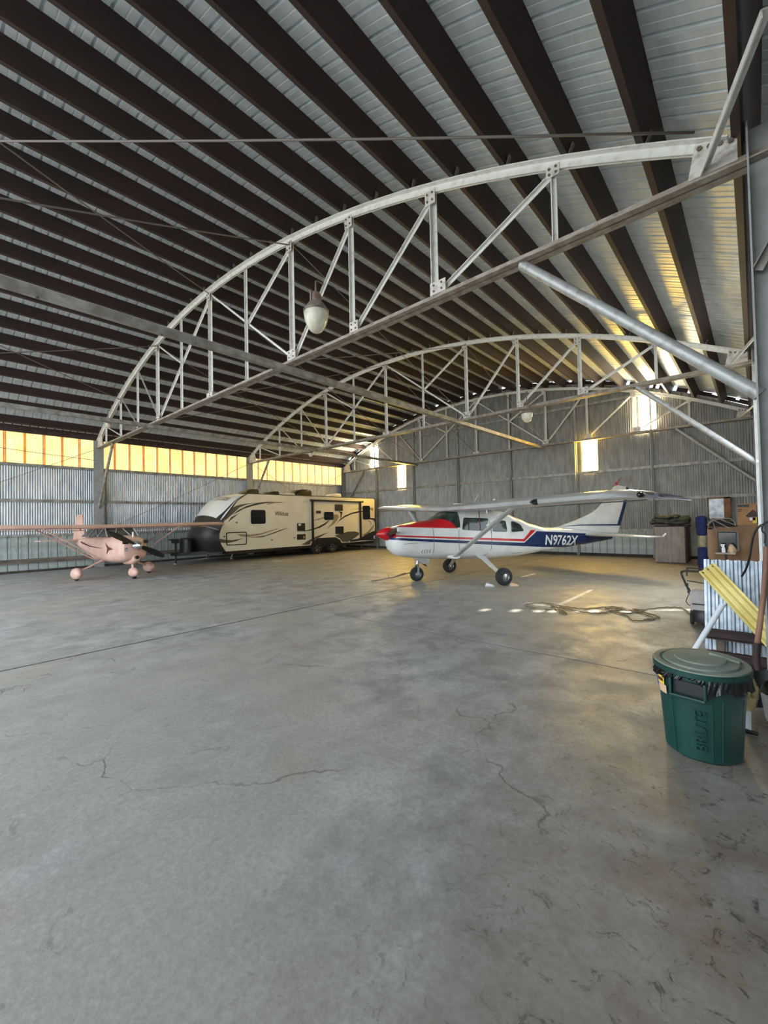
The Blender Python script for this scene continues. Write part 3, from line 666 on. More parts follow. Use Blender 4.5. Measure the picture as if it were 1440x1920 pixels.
    slab(fin, .045, .018, 'fin', 'white')
    rd = slab([(4.3, 1.0), (4.48, 1.25), (4.62, 1.9), (4.75, 2.33), (5.08, 2.28), (4.94, 1.72), (4.7, 1.2), (4.62, .98)], .04, .016, 'rudder', 'white')
    for s in (1, -1):
        slabp = lambda poly, nm: bd(MB().add([(x, -s*(y_), z) for x, z, y_ in poly], [tuple(range(len(poly)))]), nm, 'navy', 0, rd)
        slabp([(4.72, 1.22, .042), (4.95, 1.75, .034), (5.085, 2.27, .022), (5.0, 2.29, .022), (4.83, 1.75, .034), (4.6, 1.22, .042)], 'navy_band')
        slabp([(2.57, 1.208, .05), (3.3, 1.225, .05), (4.72, 1.19, .047), (4.72, 1.235, .046), (3.3, 1.25, .05)], 'navy_band')
    b = MB().lathe([(.03, 0), (.035, .03), (.028, .08), (.004, .1)], 12, Matrix.Translation((4.66, 0, 2.33))); bd(b, 'beacon', 'red', 60); bd(MB().beam((4.7, 0, 2.42), (4.83, 0, 2.53), .008, .03, (0, 1, 0)), 'beacon_flag', 'red')
    rg = [[Vector((x0+px, -y, z0+pz)) for px, pz in airfoil(c, t_, 8, 0)] for y, c, x0, z0, t_ in ((-1.85, .45, 3.62, 1.02, .03), (-1.75, .62, 3.5, 1.015, .08), (0, 1.0, 3.3, .98, .1), (1.75, .62, 3.5, .955, .08), (1.85, .45, 3.62, .95, .03))]
    st = bd(MB().loft(rg), 'tailplane', 'wingmetal', 40)
    for s in (1, -1): bd(MB().beam((3.98, -s*1.87, .955+(.0 if s > 0 else .07)), (4.08, -s*1.87, 1.03+(.0 if s > 0 else .07)), .012, .04), 'elevator_horn', 'white')
    # gear
    for s in (1, -1):
        b = MB(); b.loft([[Vector(p)+Vector((dx, 0, dz)) for dx, dz in ((-w_, -.012), (w_, -.012), (w_, .012), (-w_, .012))] for p, w_ in (((-.12, -s*.4, .62), .08), ((-.1, -s*.62, .55), .075), ((-.02, -s*1.1, .27), .045), ((0, -s*1.2, .21), .04))]); bd(b, 'gear_leg', 'wingmetal')
        wheel(t, (0, -s*1.275, .19), .19, .14)
    wheel(t, (-1.45, .16, .17), .17, .12, name='nose_wheel')
    bd(MB().tube([(-1.4, .16, .64), (-1.43, .16, .4)], .035, 10), 'nose_strut', 'chrome', 60)
    b = MB()
    for s in (1, -1): b.beam((-1.43, .16+s*.02, .4), (-1.44, .16+s*.085, .33), .05, .02, (0, 1, 0)); b.beam((-1.44, .16+s*.085, .35), (-1.45, .16+s*.085, .16), .045, .015, (0, 1, 0))
    bd(b, 'nose_fork', 'alu')
    b = MB(); b.prism([(-1.5, .62), (-1.12, .62), (-1.15, .42), (-1.3, .4), (-1.5, .52)], .07, .25, 'y'); bd(b, 'gear_fairing', 'wingmetal', bevel=.02)
    bd(MB().beam((-1.3, .16, .42), (-1.2, .16, .35), .06, .03), 'steering_link', 'black')
    # aerials
    bd(MB().tube([(-.42, 0, 1.72), (-.42, 0, 1.84)], .015, 8).box(-.5, -.26, -.02, .02, 1.83, 1.85), 'loop_aerial', 'white')
    bd(MB().tube([(-.05, 0, 1.7), (.2, 0, 2.08)], .006, 6), 'whip_aerial', 'white')
    bd(MB().add([(.4, .01, 1.72), (.52, .01, 1.72), (.68, .004, 1.95), (.63, .004, 1.96), (.4, -.01, 1.72), (.52, -.01, 1.72), (.68, -.004, 1.95), (.63, -.004, 1.96)], [(0, 1, 2, 3), (4, 7, 6, 5), (0, 4, 5, 1), (1, 5, 6, 2), (2, 6, 7, 3), (3, 7, 4, 0)]), 'blade_aerial', 'white')
    bd(MB().lathe([(.03, 0), (.02, -.05)], 8, Matrix.Translation((.3, -.1, .49))), 'belly_drain', 'black')
    # registration
    for s in (1, -1):
        me = text_mesh('N9762X', .355, (lambda u, v, w: (1.85+u, -(H.y(1.85+u, .775-.05*u+v)+.014+w), .775-.052*u+v)) if s > 0 else (lambda u, v, w: (3.15-u, H.y(3.15-u, .72+.05*u+v)+.014+w, .71+.052*u+v)), .003, .006, .93, .12)
        link('registration', me, M['white'], t)
    for a, b_ in ((3.35, .99),): pass
    return t
white_plane()
tb = MB(); tb.tube([(-6.28, 8.02, .2), (-6.55, 7.72, .1), (-6.86, 7.36, .03)], .012, 8); tb.tube([(-6.5, 8.1, .17), (-6.6, 7.72, .09)], .01, 6); tb.tube([(-6.79, 7.4, .05), (-6.93, 7.33, .03)], .016, 8); tb.tube([(-6.64, 7.62, .07), (-6.64, 7.62, .17)], .008, 6)
tb.build('tow_bar', M['rod'], None, 180, label='thin dark tow bar lying from the nose wheel of the white aeroplane', cat='tow bar')
for i, (x, y, a, lb, mm) in enumerate(((-4.33, 8.28, .5, 'white lettered wheel chock in front of the near main wheel', 'paper'), (-3.93, 8.63, .5, 'pale wheel chock just behind the near main wheel', 'label_buff'))):
    c = empty('wheel_chock', (x, y, 0), a, lb, 'wheel chock', 'wheel chocks at the near main wheel')
    MB().prism([(-.1, 0), (.1, 0), (.07, .035), (-.07, .07)], -.06, .06, 'y').build('block', M[mm], c, bevel=.006)
    if i == 0: link('lettering', text_mesh('CHOCK', .05, lambda u, v, w: (-.09+u, -.061-w, .006+v*.7), .002), M['black'], c)

# ================================================================ pink aeroplane
def pink_plane():
    t = empty('light_aircraft', (-14.05, 3.97, 0), radians(187), 'small salmon-pink high-wing aeroplane with black propeller by the left wall', 'aeroplane')
    def bd(b, n, m, sm=0, p=None, **k): return b.build(n, M[m], p or t, sm, **k)
    H = Hull([(-1.28, .66, 1.06, .2, 2.6), (-1.24, .56, 1.12, .3, 3), (-1.1, .5, 1.16, .36, 3.2), (-.8, .45, 1.19, .39, 3.4), (-.4, .44, 1.21, .42, 3.6), (.5, .47, 1.22, .42, 3.6), (1.0, .56, 1.2, .36, 3.2), (1.8, .75, 1.13, .24, 2.8), (2.5, .88, 1.08, .13, 2.4), (2.95, .94, 1.05, .04, 2)])
    xs_ = [-1.28, -1.26, -1.24]+[-1.2+.09*i for i in range(46)]+[2.95]
    fu = bd(MB().loft(H.rings(xs_, 32)), 'fuselage', 'pink', 35)
    # cabin glass and tubes
    b = MB(); b.loft([[Vector((x, s*y, z)) for s, y, z in ((-1, .40, 1.17), (-1, .36, zt), (1, .36, zt), (1, .40, 1.17))] for x, zt in ((-.5, 1.2), (-.22, 1.44), (.75, 1.44), (1.25, 1.22))]); bd(b, 'cabin_glass', 'glass2', bevel=.01)
    for s in (1, -1):
        for p, q in (((-.52, .41, 1.18), (-.28, .37, 1.45)), ((-.28, .37, 1.45), (.1, .41, 1.18)), ((.3, .37, 1.45), (.1, .41, 1.18)), ((.3, .37, 1.45), (.75, .41, 1.18)), ((-.52, .41, 1.18), (.05, .05, 1.45)), ((-.5, .2, 1.2), (-.25, .05, 1.46))):
            bd(MB().tube([(p[0], s*p[1], p[2]), (q[0], s*q[1], q[2])], .013, 8), 'cabin_tube', 'pipe', 60)
    # wing
    rg = []
    for y in (-3.45, -3.4, -1.7, 0, 1.7, 3.4, 3.45):
        c = 1.08 if abs(y) < 3.42 else .95; rg.append([Vector((-.36+px+(0 if abs(y) < 3.42 else .05), y, 1.44+.008*abs(y)+pz)) for px, pz in airfoil(c, .11 if abs(y) < 3.42 else .03)])
    bd(MB().loft(rg), 'wing', 'pink', 40)
    for s in (1, -1):
        for x0, x1 in ((-.28, -.3), (.3, .3)): bd(MB().tube([(x0, s*.42, .52), (x1, s*1.78, 1.42)], .018, 8), 'wing_strut', 'pink', 60)
        bd(MB().tube([(-.02, s*1.3, 1.1), (-.1, s*1.3, 1.42)], .01, 6), 'jury_strut', 'pink', 60)
        bd(MB().beam((.82, s*.5, 1.36), (.82, s*3.3, 1.4), .2, .02), 'flaperon', 'pink')
    # tail
    for poly, nm, th in (([(2.0, 1.08), (2.18, 1.42), (2.26, 1.86), (2.46, 1.88), (2.5, 1.5), (2.52, 1.02)], 'fin', .03), ([(2.53, .95), (2.51, 1.5), (2.48, 1.88), (2.68, 1.87), (2.84, 1.6), (3.0, 1.05)], 'rudder', .025)):
        bd(MB().prism(poly, -th/2, th/2, 'y'), nm, 'pink', bevel=.005)
    for s in (1, -1): MB().lathe([(.06, -.02), (.06, .02)], 12, Matrix.Translation((2.36, s*.012, 1.42)) @ Matrix.Rotation(pi/2, 4, 'X')).build('round_badge', M['darkred'], t)
    bd(MB().prism([(2.25, -1.1), (2.55, -1.15), (2.95, -1.05), (3.0, 0), (2.95, 1.05), (2.55, 1.15), (2.25, 1.1), (2.1, 0)], 1.04, 1.07, 'z'), 'tailplane', 'pink', bevel=.008)
    # nose details
    for s in (1, -1): bd(MB().box(-1.275, -1.2, *sorted((s*.2, s*.32)), .98, 1.07), 'air_intake', 'black'); bd(MB().lathe([(.05, 0), (.05, .02), (.03, .025)], 14, Matrix.Translation((-1.25, s*.24, .83)) @ Matrix.Rotation(-pi/2, 4, 'Y')), 'landing_light', 'chrome')
    bd(MB().tube([(-.7, 0, .5), (-1.1, 0, .52), (-1.32, 0, .6)], [.12, .12, .09], 16), 'oil_scoop', 'pink', 50); bd(MB().tube([(-1.3, 0, .59), (-1.345, 0, .605)], [.05, .05], 14), 'scoop_mouth', 'black')
    A = Matrix.Translation((-1.28, 0, .93)) @ Matrix.Rotation(-pi/2, 4, 'Y')
    bd(MB().lathe([(.13, -.02), (.135, .03), (.125, .1), (.09, .2), (.04, .27), (.004, .29)], 24, A), 'spinner', 'chrome', 180)
    for s in (1, -1):
        rg = []; ar = Vector((0, s*cos(.47), s*sin(.47))); pe = Vector((0, -ar.z, ar.y))
        for q, w_, tw in ((.08, .035, .7), (.2, .06, .6), (.45, .085, .4), (.62, .08, .3), (.78, .05, .2), (.82, .02, .2)):
            c = Vector((-1.36, 0, .94))+ar*q; d = pe*w_*cos(tw)+Vector((w_*sin(tw), 0, 0)); rg.append([c-d, c+Vector((.01, 0, 0)), c+d, c-Vector((.014, 0, 0))])
        bd(MB().loft(rg), 'propeller_blade', 'black', 40)
    # emblem: three swept blades, and a long pinstripe
    for s in (1, -1):
        e = MB(); cx, cz = -.58, .85
        for k, (ln, a) in enumerate(((.3, 2.25), (.26, -.05), (.24, -2.0))):
            pts = [(cx+cos(a+1.5)*.05, cz+sin(a+1.5)*.05), (cx+cos(a)*ln, cz+sin(a)*ln*.75), (cx+cos(a-1.5)*.05, cz+sin(a-1.5)*.05), (cx, cz)]
            pts = [(-.58-(x+.58), z) for x, z in pts]; vs = [(x, s*(H.y(x, z)+.006), z) for x, z in pts]; e.add(vs, [(0, 1, 2, 3)])
        e.build('blade_emblem', M['darkred'], t, fixn=False)
        b = MB(); pts = [(1.7, 1.0), (1.2, .96), (.6, .9), (.1, .87), (-.25, .86)]
        for (a, c), (a2, c2), w1, w2 in zip(pts[:-1], pts[1:], (.03, .024, .018, .01), (.024, .018, .01, .003)):
            b.add([(a, s*(H.y(a, c)+.006), c-w1), (a2, s*(H.y(a2, c2)+.006), c2-w2), (a2, s*(H.y(a2, c2)+.006), c2+w2), (a, s*(H.y(a, c)+.006), c+w1)], [(0, 1, 2, 3)])
        b.build('pinstripe', M['darkred'], t, fixn=False)
    # gear with rounded spats
    def spat(x, y, r, nm):
        b = MB(); rg = []
        for k in range(13):
            q = -1+2*k/12; rr = sqrt(max(.003, 1-q*q)); xx = x+q*r*1.45; rg.append([Vector((xx+(.04 if q > 0 else 0)*q, y+.62*r*rr*cos(a), .17+r*rr*sin(a)*(1 if sin(a) > 0 else .75))) for a in [2*pi*j/16 for j in range(16)]])
        o = bd(b.loft(rg), nm, 'pink', 180); wheel(o, (x, y, .1), .1, .08)
    spat(0, .96, .18, 'wheel_spat'); spat(0, -.96, .18, 'wheel_spat'); spat(-1.12, 0, .15, 'nose_wheel_spat')
    for s in (1, -1): bd(MB().tube([(.0, s*.3, .5), (0, s*.9, .24)], [.035, .025], 8), 'gear_leg', 'pink', 60)
    bd(MB().tube([(-1.02, 0, .52), (-1.1, 0, .26)], .03, 10), 'nose_leg', 'pink', 60)
    bd(MB().tube([(-.6, -.2, .44), (-.45, -.22, .38), (-.2, -.22, .36)], .04, 10), 'exhaust', 'chrome', 60)
    bd(MB().lathe([(.03, 0), (.02, .14)], 8, Matrix.Translation((-1.1, 0, 1.16))), 'filler_cap', 'white')
pink_plane()

# ================================================================ travel trailer
def trailer():
    root = empty('travel_trailer', (-16.35, 12, 0), 0, 'champagne and charcoal travel trailer with swoosh decals, lettered Wildcat', 'trailer')
    XS, XO = -15.2, -17.5
    def bd(b, n, m, sm=0, p=None, **k):
        o = b.build(n, M[m], p or root, sm, **k)
        if not p: o.location = -root.location
        return o
    edge = [(9.0, 2.68), (8.9, 2.65), (8.5, 2.39), (8.2, 2.0), (7.97, 1.68), (7.82, 1.33), (7.74, 1.12), (7.73, .88), (7.82, .66), (7.98, .42)]
    side = edge+[(16.42, .44), (16.42, 2.58), (16.36, 2.66)]
    body = bd(MB().prism([(y, z) for y, z in side], XO, XS, 'x'), 'body', 'rv')
    bd(MB().box(XO-.01, XS+.012, 8.9, 16.4, 2.66, 2.69), 'roof_edge', 'rvblk')
    # front cap
    def rs(pts, n):
        P = [Vector(p) for p in smoothpts([(a, b, 0) for a, b in pts], 5)]; L_ = [0]
        for a, b in zip(P[:-1], P[1:]): L_.append(L_[-1]+(b-a).length)
        out = []
        for i in range(n+1):
            s_ = L_[-1]*i/n; k = max(j for j in range(len(L_)) if L_[j] <= s_+1e-9); k = min(k, len(P)-2); f_ = (s_-L_[k])/max(1e-6, L_[k+1]-L_[k]); out.append(P[k].lerp(P[k+1], f_))
        return out
    E_ = rs(edge, 28); C_ = rs([(9.25, 2.73), (8.8, 2.69), (8.46, 2.6), (8.2, 2.48), (7.98, 2.3), (7.75, 2.01), (7.57, 1.73), (7.45, 1.55), (7.33, 1.32), (7.26, 1.13), (7.24, .9), (7.28, .7), (7.4, .4)], 28)
    def cap(s, t, off=0):
        k = min(int(t*28), 27); f_ = t*28-k; e = E_[k].lerp(E_[k+1], f_); c = C_[k].lerp(C_[k+1], f_); w = 1-abs(s)**2.6; p = e+(c-e)*w
        xc = (XS+XO)/2; hw = (XS-XO)/2; n = Vector((s*.5, -.8, .45)).normalized(); return Vector((xc+s*hw, p[0], p[1]))+n*off
    bd(MB().grid(lambda u, v: cap(-1+2*u, v), 32, 28), 'front_cap', 'rvdark', 60)
    def cpatch(s0, s1, t0, t1, nm, m, off=.012, n=14):
        return bd(MB().grid(lambda u, v: cap(s0(v)+(s1(v)-s0(v))*u, t0+(t1-t0)*v, off), 12, n), nm, m, 60, fixn=False)
    cpatch(lambda v: -.9+.8*max(0, v-.75), lambda v: .972-.14*v**1.5-.45*max(0, v-.8)**1.2, .0, .56, 'white_nose_panel', 'rvwhite')
    cpatch(lambda v: .988-.075*v, lambda v: .997-.035*v-.04*max(0, v-.85)/.15, .14, .56, 'white_sliver', 'rvwhite')
    cpatch(lambda v: -.98, lambda v: .985, .685, .692, 'cap_joint', 'alu', .008, 1)
    me = text_mesh('Wildcat', .3, lambda u, v, w: cap(.1+u*.62, .36-v*.5-.06*u, .02), .002, 0, 1, .15); o = link('lettering', me, M['tan'], root); o.location = -root.location
    bd(MB().box(-15.75, -15.68, 7.42, 7.46, 1.2, 1.24), 'cap_lamp', 'paper')
    # A-frame, gas-bottle cover, jack
    b = MB()
    for s in (1, -1): b.beam((-16.35, 6.6, .36), (-16.35+s*.9, 8.0, .4), .06, .12)
    b.box(-16.42, -16.28, 6.45, 6.75, .32, .45); bd(b, 'hitch_frame', 'rvblk')
    b = MB(); b.loft([[Vector((-16.35+.36*cos(a)*sc, 7.0+.2*sin(a)*sc, z)) for a in [2*pi*k/20 for k in range(20)]] for z, sc in ((.42, 1), (.9, .97), (.96, .85), (.98, .6))]); bd(b, 'gas_bottle_cover', 'black', 50)
    bd(MB().tube([(-16.35, 6.62, .02), (-16.35, 6.62, .92)], .035, 10).box(-16.43, -16.27, 6.5, 6.72, .78, .95).tube([(-16.35, 6.5, .9), (-16.35, 6.38, .93)], .02, 8), 'tongue_jack', 'black')
    bd(MB().tube([(-16.35, 6.62, 0), (-16.35, 6.62, .03)], .1, 12), 'jack_foot', 'alu')
    for y in (8.4, 15.6):
        for x in (-15.35, -17.3): bd(MB().tube([(x, y, .42), (x, y-.12, .12)], .025, 8).box(x-.05, x+.05, y-.2, y-.05, .09, .12), 'stabiliser_leg', 'chrome')
    bd(MB().box(XO+.05, XS-.05, 8.1, 16.3, .3, .44), 'chassis', 'rvblk')
    bd(MB().box(-16.8, -15.8, 10.6, 11.6, .12, .3), 'tank', 'black')
    # wheels
    for x, sg in ((XS-.13, 1), (XO+.13, -1)):
        for y in (12.52, 13.45): wheel(root, Vector((x, y, .3)) - root.location, .3, .22, 'black', Matrix.Rotation(pi/2, 4, 'Z'), 'wheel', .62, 6)
    x = XS+.004
    b = MB(); b.prism([(12.1, .42), (12.2, .6), (12.5, .73), (13.6, .73), (13.9, .58), (14.0, .42)], x-.02, x+.008, 'x'); bd(b, 'wheel_arch', 'black')
    # windows and hatches
    def rect(y0, y1, z0, z1, nm, m, r=.06, d=.015, frame=None):
        pl = rounded([(y0, z0), (y0, z1), (y1, z1), (y1, z0)], r, 4); o = bd(MB().prism(pl, x, x+d, 'x'), nm, m)
        return o
    for a in ((9.08, 9.75, 1.45, 2.02), (12.91, 13.49, 1.57, 1.95), (15.51, 16.05, 1.57, 2.28)):
        o = rect(*a, 'window', 'darkglass', .09, .02)
        MB().box(x+.02, x+.026, a[0]+.05, a[1]-.05, (a[2]+a[3])/2-.008, (a[2]+a[3])/2+.008).build('sash', M['rvblk'], o)
    b = MB(); y0, y1, z0, z1 = 8.02, 8.89, .64, 1.15; po = rounded([(y0, z0), (y0, z1), (y1, z1), (y1, z0)], .08, 4); pi_ = rounded([(y0+.035, z0+.035), (y0+.035, z1-.035), (y1-.035, z1-.035), (y1-.035, z0+.035)], .06, 4); n = len(po)
    b.add([(x+.012, *p) for p in po]+[(x+.012, *p) for p in pi_]+[(x-.002, *p) for p in po], [(i, (i+1) % n, n+(i+1) % n, n+i) for i in range(n)]+[(i, (i+1) % n, 2*n+(i+1) % n, 2*n+i) for i in range(n)]); bd(b, 'cargo_door_seal', 'rvblk')
    for a, nm in (((11.35, 11.78, 1.1, 1.44), 'service_hatch'), ((11.34, 11.8, .71, .95), 'service_hatch'), ((12.44, 12.71, 1.88, 2.0), 'vent'), ((13.59, 14.11, 2.0, 2.32), 'vent'), ((13.61, 14.13, .88, 1.24), 'vent')):
        o = rect(*a, nm, 'black', .015)
        if nm == 'vent' and a[3]-a[2] > .2:
            for k in range(4): zz = a[2]+(a[3]-a[2])*(k+.7)/5; MB().beam((x+.015, a[0]+.04, zz), (x+.015, a[1]-.04, zz), .012, .02).build('louvre', M['rvdark'], o)
    rect(11.41, 11.55, 1.33, 1.42, 'hatch_label', 'paper', .01, .02); rect(11.66, 11.76, .75, .87, 'hatch_label', 'tan', .01, .02)
    for y, z in ((8.42, 1.5), (7.9, .97), (10.0, .75), (11.15, .78), (16.3, .72)): rect(y, y+.08, z, z+.04, 'marker_lamp', 'taupe', .01, .02)
    # slide-out / awning
    bd(MB().box(x, x+.05, 12.16, 12.26, .36, 2.5), 'awning_arm', 'rvblk'); bd(MB().box(x, x+.05, 15.27, 15.37, .55, 2.5), 'awning_arm', 'rvblk')
    bd(MB().tube([(x+.07, 12.06, 2.48), (x+.07, 15.48, 2.48)], .05, 10), 'awning_roller', 'rvblk', 60)
    # decals
    DEC = {
'dark1': ('taupe', [(8.17, 2.03), (8.29, 2.11), (8.59, 2.22), (8.9, 2.27), (9.34, 2.32), (8.9, 2.23), (8.59, 2.11), (8.38, 1.92), (8.05, 1.65), (7.98, 1.6), (7.99, 1.7)]),
'dark2': ('rvdark', [(8.29, 1.81), (8.53, 2.0), (8.89, 2.17), (9.37, 2.31), (9.87, 2.36), (10.35, 2.37), (9.7, 2.29), (9.21, 2.19), (8.77, 2.06), (8.5, 1.92)]),
'dark2b': ('taupe', [(8.1, 1.54), (8.23, 1.73), (8.59, 1.89), (8.29, 1.67)]),
'dark2t': ('tan', [(9.83, 2.28), (10.2, 2.37), (10.87, 2.36), (10.2, 2.31), (9.83, 2.24)]),
'tan1': ('tan', [(8.45, 1.07), (8.66, .97), (9.03, .93), (9.51, 1.0), (10.33, 1.21), (10.33, 1.24), (9.51, 1.06), (9.03, 1.03)]),
'tan2': ('taupe', [(8.93, .89), (9.75, .97), (10.47, 1.17), (10.97, 1.28), (10.18, 1.04), (9.61, .9)]),
'dark3': ('taupe', [(7.76, .92), (7.99, .87), (8.27, .84), (8.72, .89), (8.42, .79), (8.1, .74), (7.78, .77)]),
's2': ('rvblk', [(11.33, 1.07), (11.77, 1.07), (12.26, 1.12), (12.7, 1.23), (12.98, 1.35), (13.26, 1.55), (13.15, 1.52), (12.86, 1.38), (12.54, 1.26), (12.26, 1.18), (11.77, 1.1)]),
's3': ('rvblk', [(13.57, 1.3), (13.83, 1.49), (14.24, 1.69), (14.74, 1.85), (15.22, 1.92), (15.54, 1.96), (15.54, 2.0), (15.17, 1.99), (14.75, 1.92), (14.24, 1.77), (13.92, 1.59)]),
's4': ('tan', [(12.23, 1.55), (12.55, 1.63), (12.91, 1.71), (12.91, 1.66), (12.54, 1.57)]),
's5': ('rvblk', [(13.8, 1.98), (14.09, 1.95), (14.01, 1.69), (13.92, 1.59), (13.97, 1.78), (13.95, 1.9)]),
's6': ('tan', [(13.5, 1.82), (13.75, 1.83), (13.86, 1.75), (13.75, 1.56), (13.53, 1.37), (13.02, 1.14), (13.36, 1.37), (13.49, 1.56)]),
's7': ('taupe', [(11.57, .48), (11.94, .64), (12.41, .81), (12.81, .91), (13.22, .99), (12.97, .91), (12.61, .76), (12.1, .6), (12.05, .46)]),
's8': ('taupe', [(13.55, .8), (13.99, .9), (14.44, .97), (14.91, .97), (15.22, .89), (15.19, .79), (14.9, .64), (14.43, .46), (14.05, .48), (13.9, .65)]),
's9': ('rvdark', [(14.57, .55), (15.13, .59), (15.38, .65), (15.88, .84), (16.41, .96), (16.41, .45), (15.37, .49), (14.57, .45)]),
's10': ('tan', [(15.43, .75), (15.88, .94), (16.2, 1.18), (16.35, 1.32), (16.27, 1.11), (15.98, .87), (15.63, .74)]),
's11': ('tan', [(15.82, 1.51), (16.05, 1.48), (16.16, 1.35), (16.07, 1.18), (16.1, 1.36), (16.0, 1.45)]),
's12': ('rvblk', [(16.05, 1.64), (16.41, 1.62), (16.41, 1.39), (16.31, 1.53), (16.05, 1.57)]),
's13': ('tan', [(14.61, 2.07), (15.23, 2.14), (15.47, 2.18), (15.47, 2.14), (14.94, 2.09)]),
's14': ('tan', [(15.97, 2.18), (16.3, 2.18), (16.31, 1.99), (16.07, 2.09)])}
    for i, (m, pl) in enumerate(DEC.values()): bd(MB().prism(pl, x-.001, x+.0015+.0004*(i % 4), 'x'), 'swoosh_decal', m)
    b = MB(); [b.beam((x+.005, p[0]+.0, p[1]), (x+.005, q[0], q[1]), .03, .012, (1, 0, 0)) for p, q in zip(edge[:-1], edge[1:])]; bd(b, 'cap_trim', 'rvdark')
    me = text_mesh('Wildcat', .3, lambda u, v, w: (x+.002+w, 10.2+u, 1.8-.03*u+v*.8), .003, .004, .72, .25); o = link('lettering', me, M['taupe'], root); o.location = -root.location
    # things on the roof
    def pod(y0, y1, h, nm, m, xc=-16.0, w=.35, front=.35):
        b = MB(); b.loft([[Vector((xx, y0+(y1-y0)*u, 2.69+h*v*hs)) for u, v in ((0, 0), (.02, .25), (front, .9), (front+.15, 1), (.96, 1), (1, .8), (1, 0))] for xx, hs in ((xc-w, .8), (xc-w*.85, 1), (xc+w*.85, 1), (xc+w, .8))]); bd(b, nm, m, 40)
    pod(9.15, 9.75, .22, 'roof_vent_cover', 'rvdark'); pod(10.3, 10.75, .17, 'roof_vent_cover', 'black'); pod(10.95, 11.6, .12, 'roof_dome', 'rvwhite', front=.5); pod(11.6, 12.55, .32, 'air_conditioner', 'black'); pod(13.85, 14.45, .2, 'roof_vent_cover', 'rvwhite')
    bd(MB().box(XS-.9, XS-.2, 16.42, 16.5, .3, .42), 'rear_bumper', 'rvblk')
trailer()

# ================================================================ things along the right side
def abs_root(name, loc, label, cat, group=None): return empty(name, loc, 0, label, cat, group)
def put(b, n, m, root, sm=0, **k):
    o = b.build(n, M[m], root, sm, **k); o.location = -Vector(root.location); return o
# green bin
def bin_():
    t = empty('rubbish_bin', (-.285, 3.26, 0), 0, 'dark green ribbed rubbish bin with dusty lid and black liner', 'bin')
    n = 96; H_ = .53
    def rad(a, z):
        r = .19+.036*z/H_; k = (a/(2*pi)*8) % 1; return r+(.003 if .3 < k < .7 else 0)
    rg = [[Vector((rad(2*pi*k/n, z)*cos(2*pi*k/n), rad(2*pi*k/n, z)*sin(2*pi*k/n), z)) for k in range(n)] for z in (.0, .012, .05, .2, .35, .46, .49)]
    rg[0] = [v*.94 for v in rg[0]]; [setattr(v, 'z', 0) for v in rg[0]]
    MB().loft(rg).build('body', M['bin'], t, 40)
    MB().lathe([(.228, .47), (.236, .475), (.24, .53), (.228, .53)], 64).build('rim', M['bin'], t, 40)
    LT = Matrix.Translation((0, 0, .53)) @ Matrix.Rotation(radians(2), 4, 'X') @ Matrix.Diagonal((.865, .865, 1, 1))
    lid = MB().lathe([(.25, -.02), (.282, -.022), (.285, .0), (.28, .014), (.245, .016), (.238, .008), (.225, .008), (.22, .022), (.155, .028), (.15, .036), (.13, .038), (.004, .04)], 72, LT).build('lid', M['binlid'], t, 40)
    MB().lathe([(.282, -.024), (.288, -.024), (.289, .004), (.284, .006)], 72, LT).build('lid_lip', M['bin'], lid, 40)
    MB().tube([LT @ Vector((.05+.17*q, .1-.05*q, .034-.012*q)) for q in (0, .5, 1)], [.02, .016, .012], 8).build('lid_rib', M['binlid'], lid, 60)
    for s in (1, -1):   # handles
        a = radians(-100) if s > 0 else radians(80); c, d = cos(a), sin(a); tg = Vector((-d, c, 0)); o_ = Vector((c, d, 0)); b = MB()
        for k in (-1, 1): b.beam(o_*.222+tg*.085*k+Vector((0, 0, .43)), o_*.262+tg*.085*k+Vector((0, 0, .43)), .014, .1)
        b.beam(o_*.257-tg*.09+Vector((0, 0, .385)), o_*.257+tg*.09+Vector((0, 0, .385)), .03, .016); b.build('handle', M['bin'], t, bevel=.004)
        MB().beam(o_*.222-tg*.075+Vector((0, 0, .43)), o_*.222+tg*.075+Vector((0, 0, .43)), .02, .07).build('handle_recess', M['black'], t)
    for a in (-128, -72, -58, -22, 40, 100, 160):
        c, d = cos(radians(a)), sin(radians(a)); MB().tube([Vector(((rad(0, z)+.002)*c, (rad(0, z)+.002)*d, z)) for z in (.02, .2, .38 if a < 0 else .46)], .0045, 6).build('vertical_rib', M['bin'], t, 60)
    # liner: crumpled skirt round the rim
    for a0, a1, dz, ph in ((radians(-172), radians(-118), .06, 0), (radians(-84), radians(20), .09, 3), (radians(-120), radians(-84), .035, 5)):
        def f(u, v):
            a = a0+(a1-a0)*u; r = .236+.008*sin(a*23+v*5+ph)*v+.005*sin(a*51+ph+7*v)+.01*v; z = .515-v*(dz+.014*sin(a*11+ph)+.005*sin(a*29)); return Vector((r*cos(a), r*sin(a), z))
        MB().grid(f, 60, 8).build('bin_liner', M['bag'], t, 180)
    # stickers
    def st(a0, a1, z0, z1, m, off=.003): MB().grid(lambda u, v: Vector(((rad(0, z0+(z1-z0)*v)+.008+off)*cos(radians(a0+(a1-a0)*u)), (rad(0, z0+(z1-z0)*v)+.008+off)*sin(radians(a0+(a1-a0)*u)), z0+(z1-z0)*v)), 6, 2).build('sticker', M[m], t, 180)
    st(-176, -156, .37, .46, 'label_blue'); st(-156, -138, .4, .45, 'label_yellow', .004); st(-152, -134, .35, .4, 'label_buff', .005); st(-154, -140, .416, .436, 'darkred', .006)
    # raised lettering down the front panel
    me = text_mesh('BRUTE', .085, lambda u, v, w: Vector(((rad(0, .07+u)+.0095+w)*cos(radians(-88)-(v-.03)/.22), (rad(0, .07+u)+.0095+w)*sin(radians(-88)-(v-.03)/.22), .07+u)), .006, .001, .95); link('raised_lettering', me, M['bin'], t)
bin_()
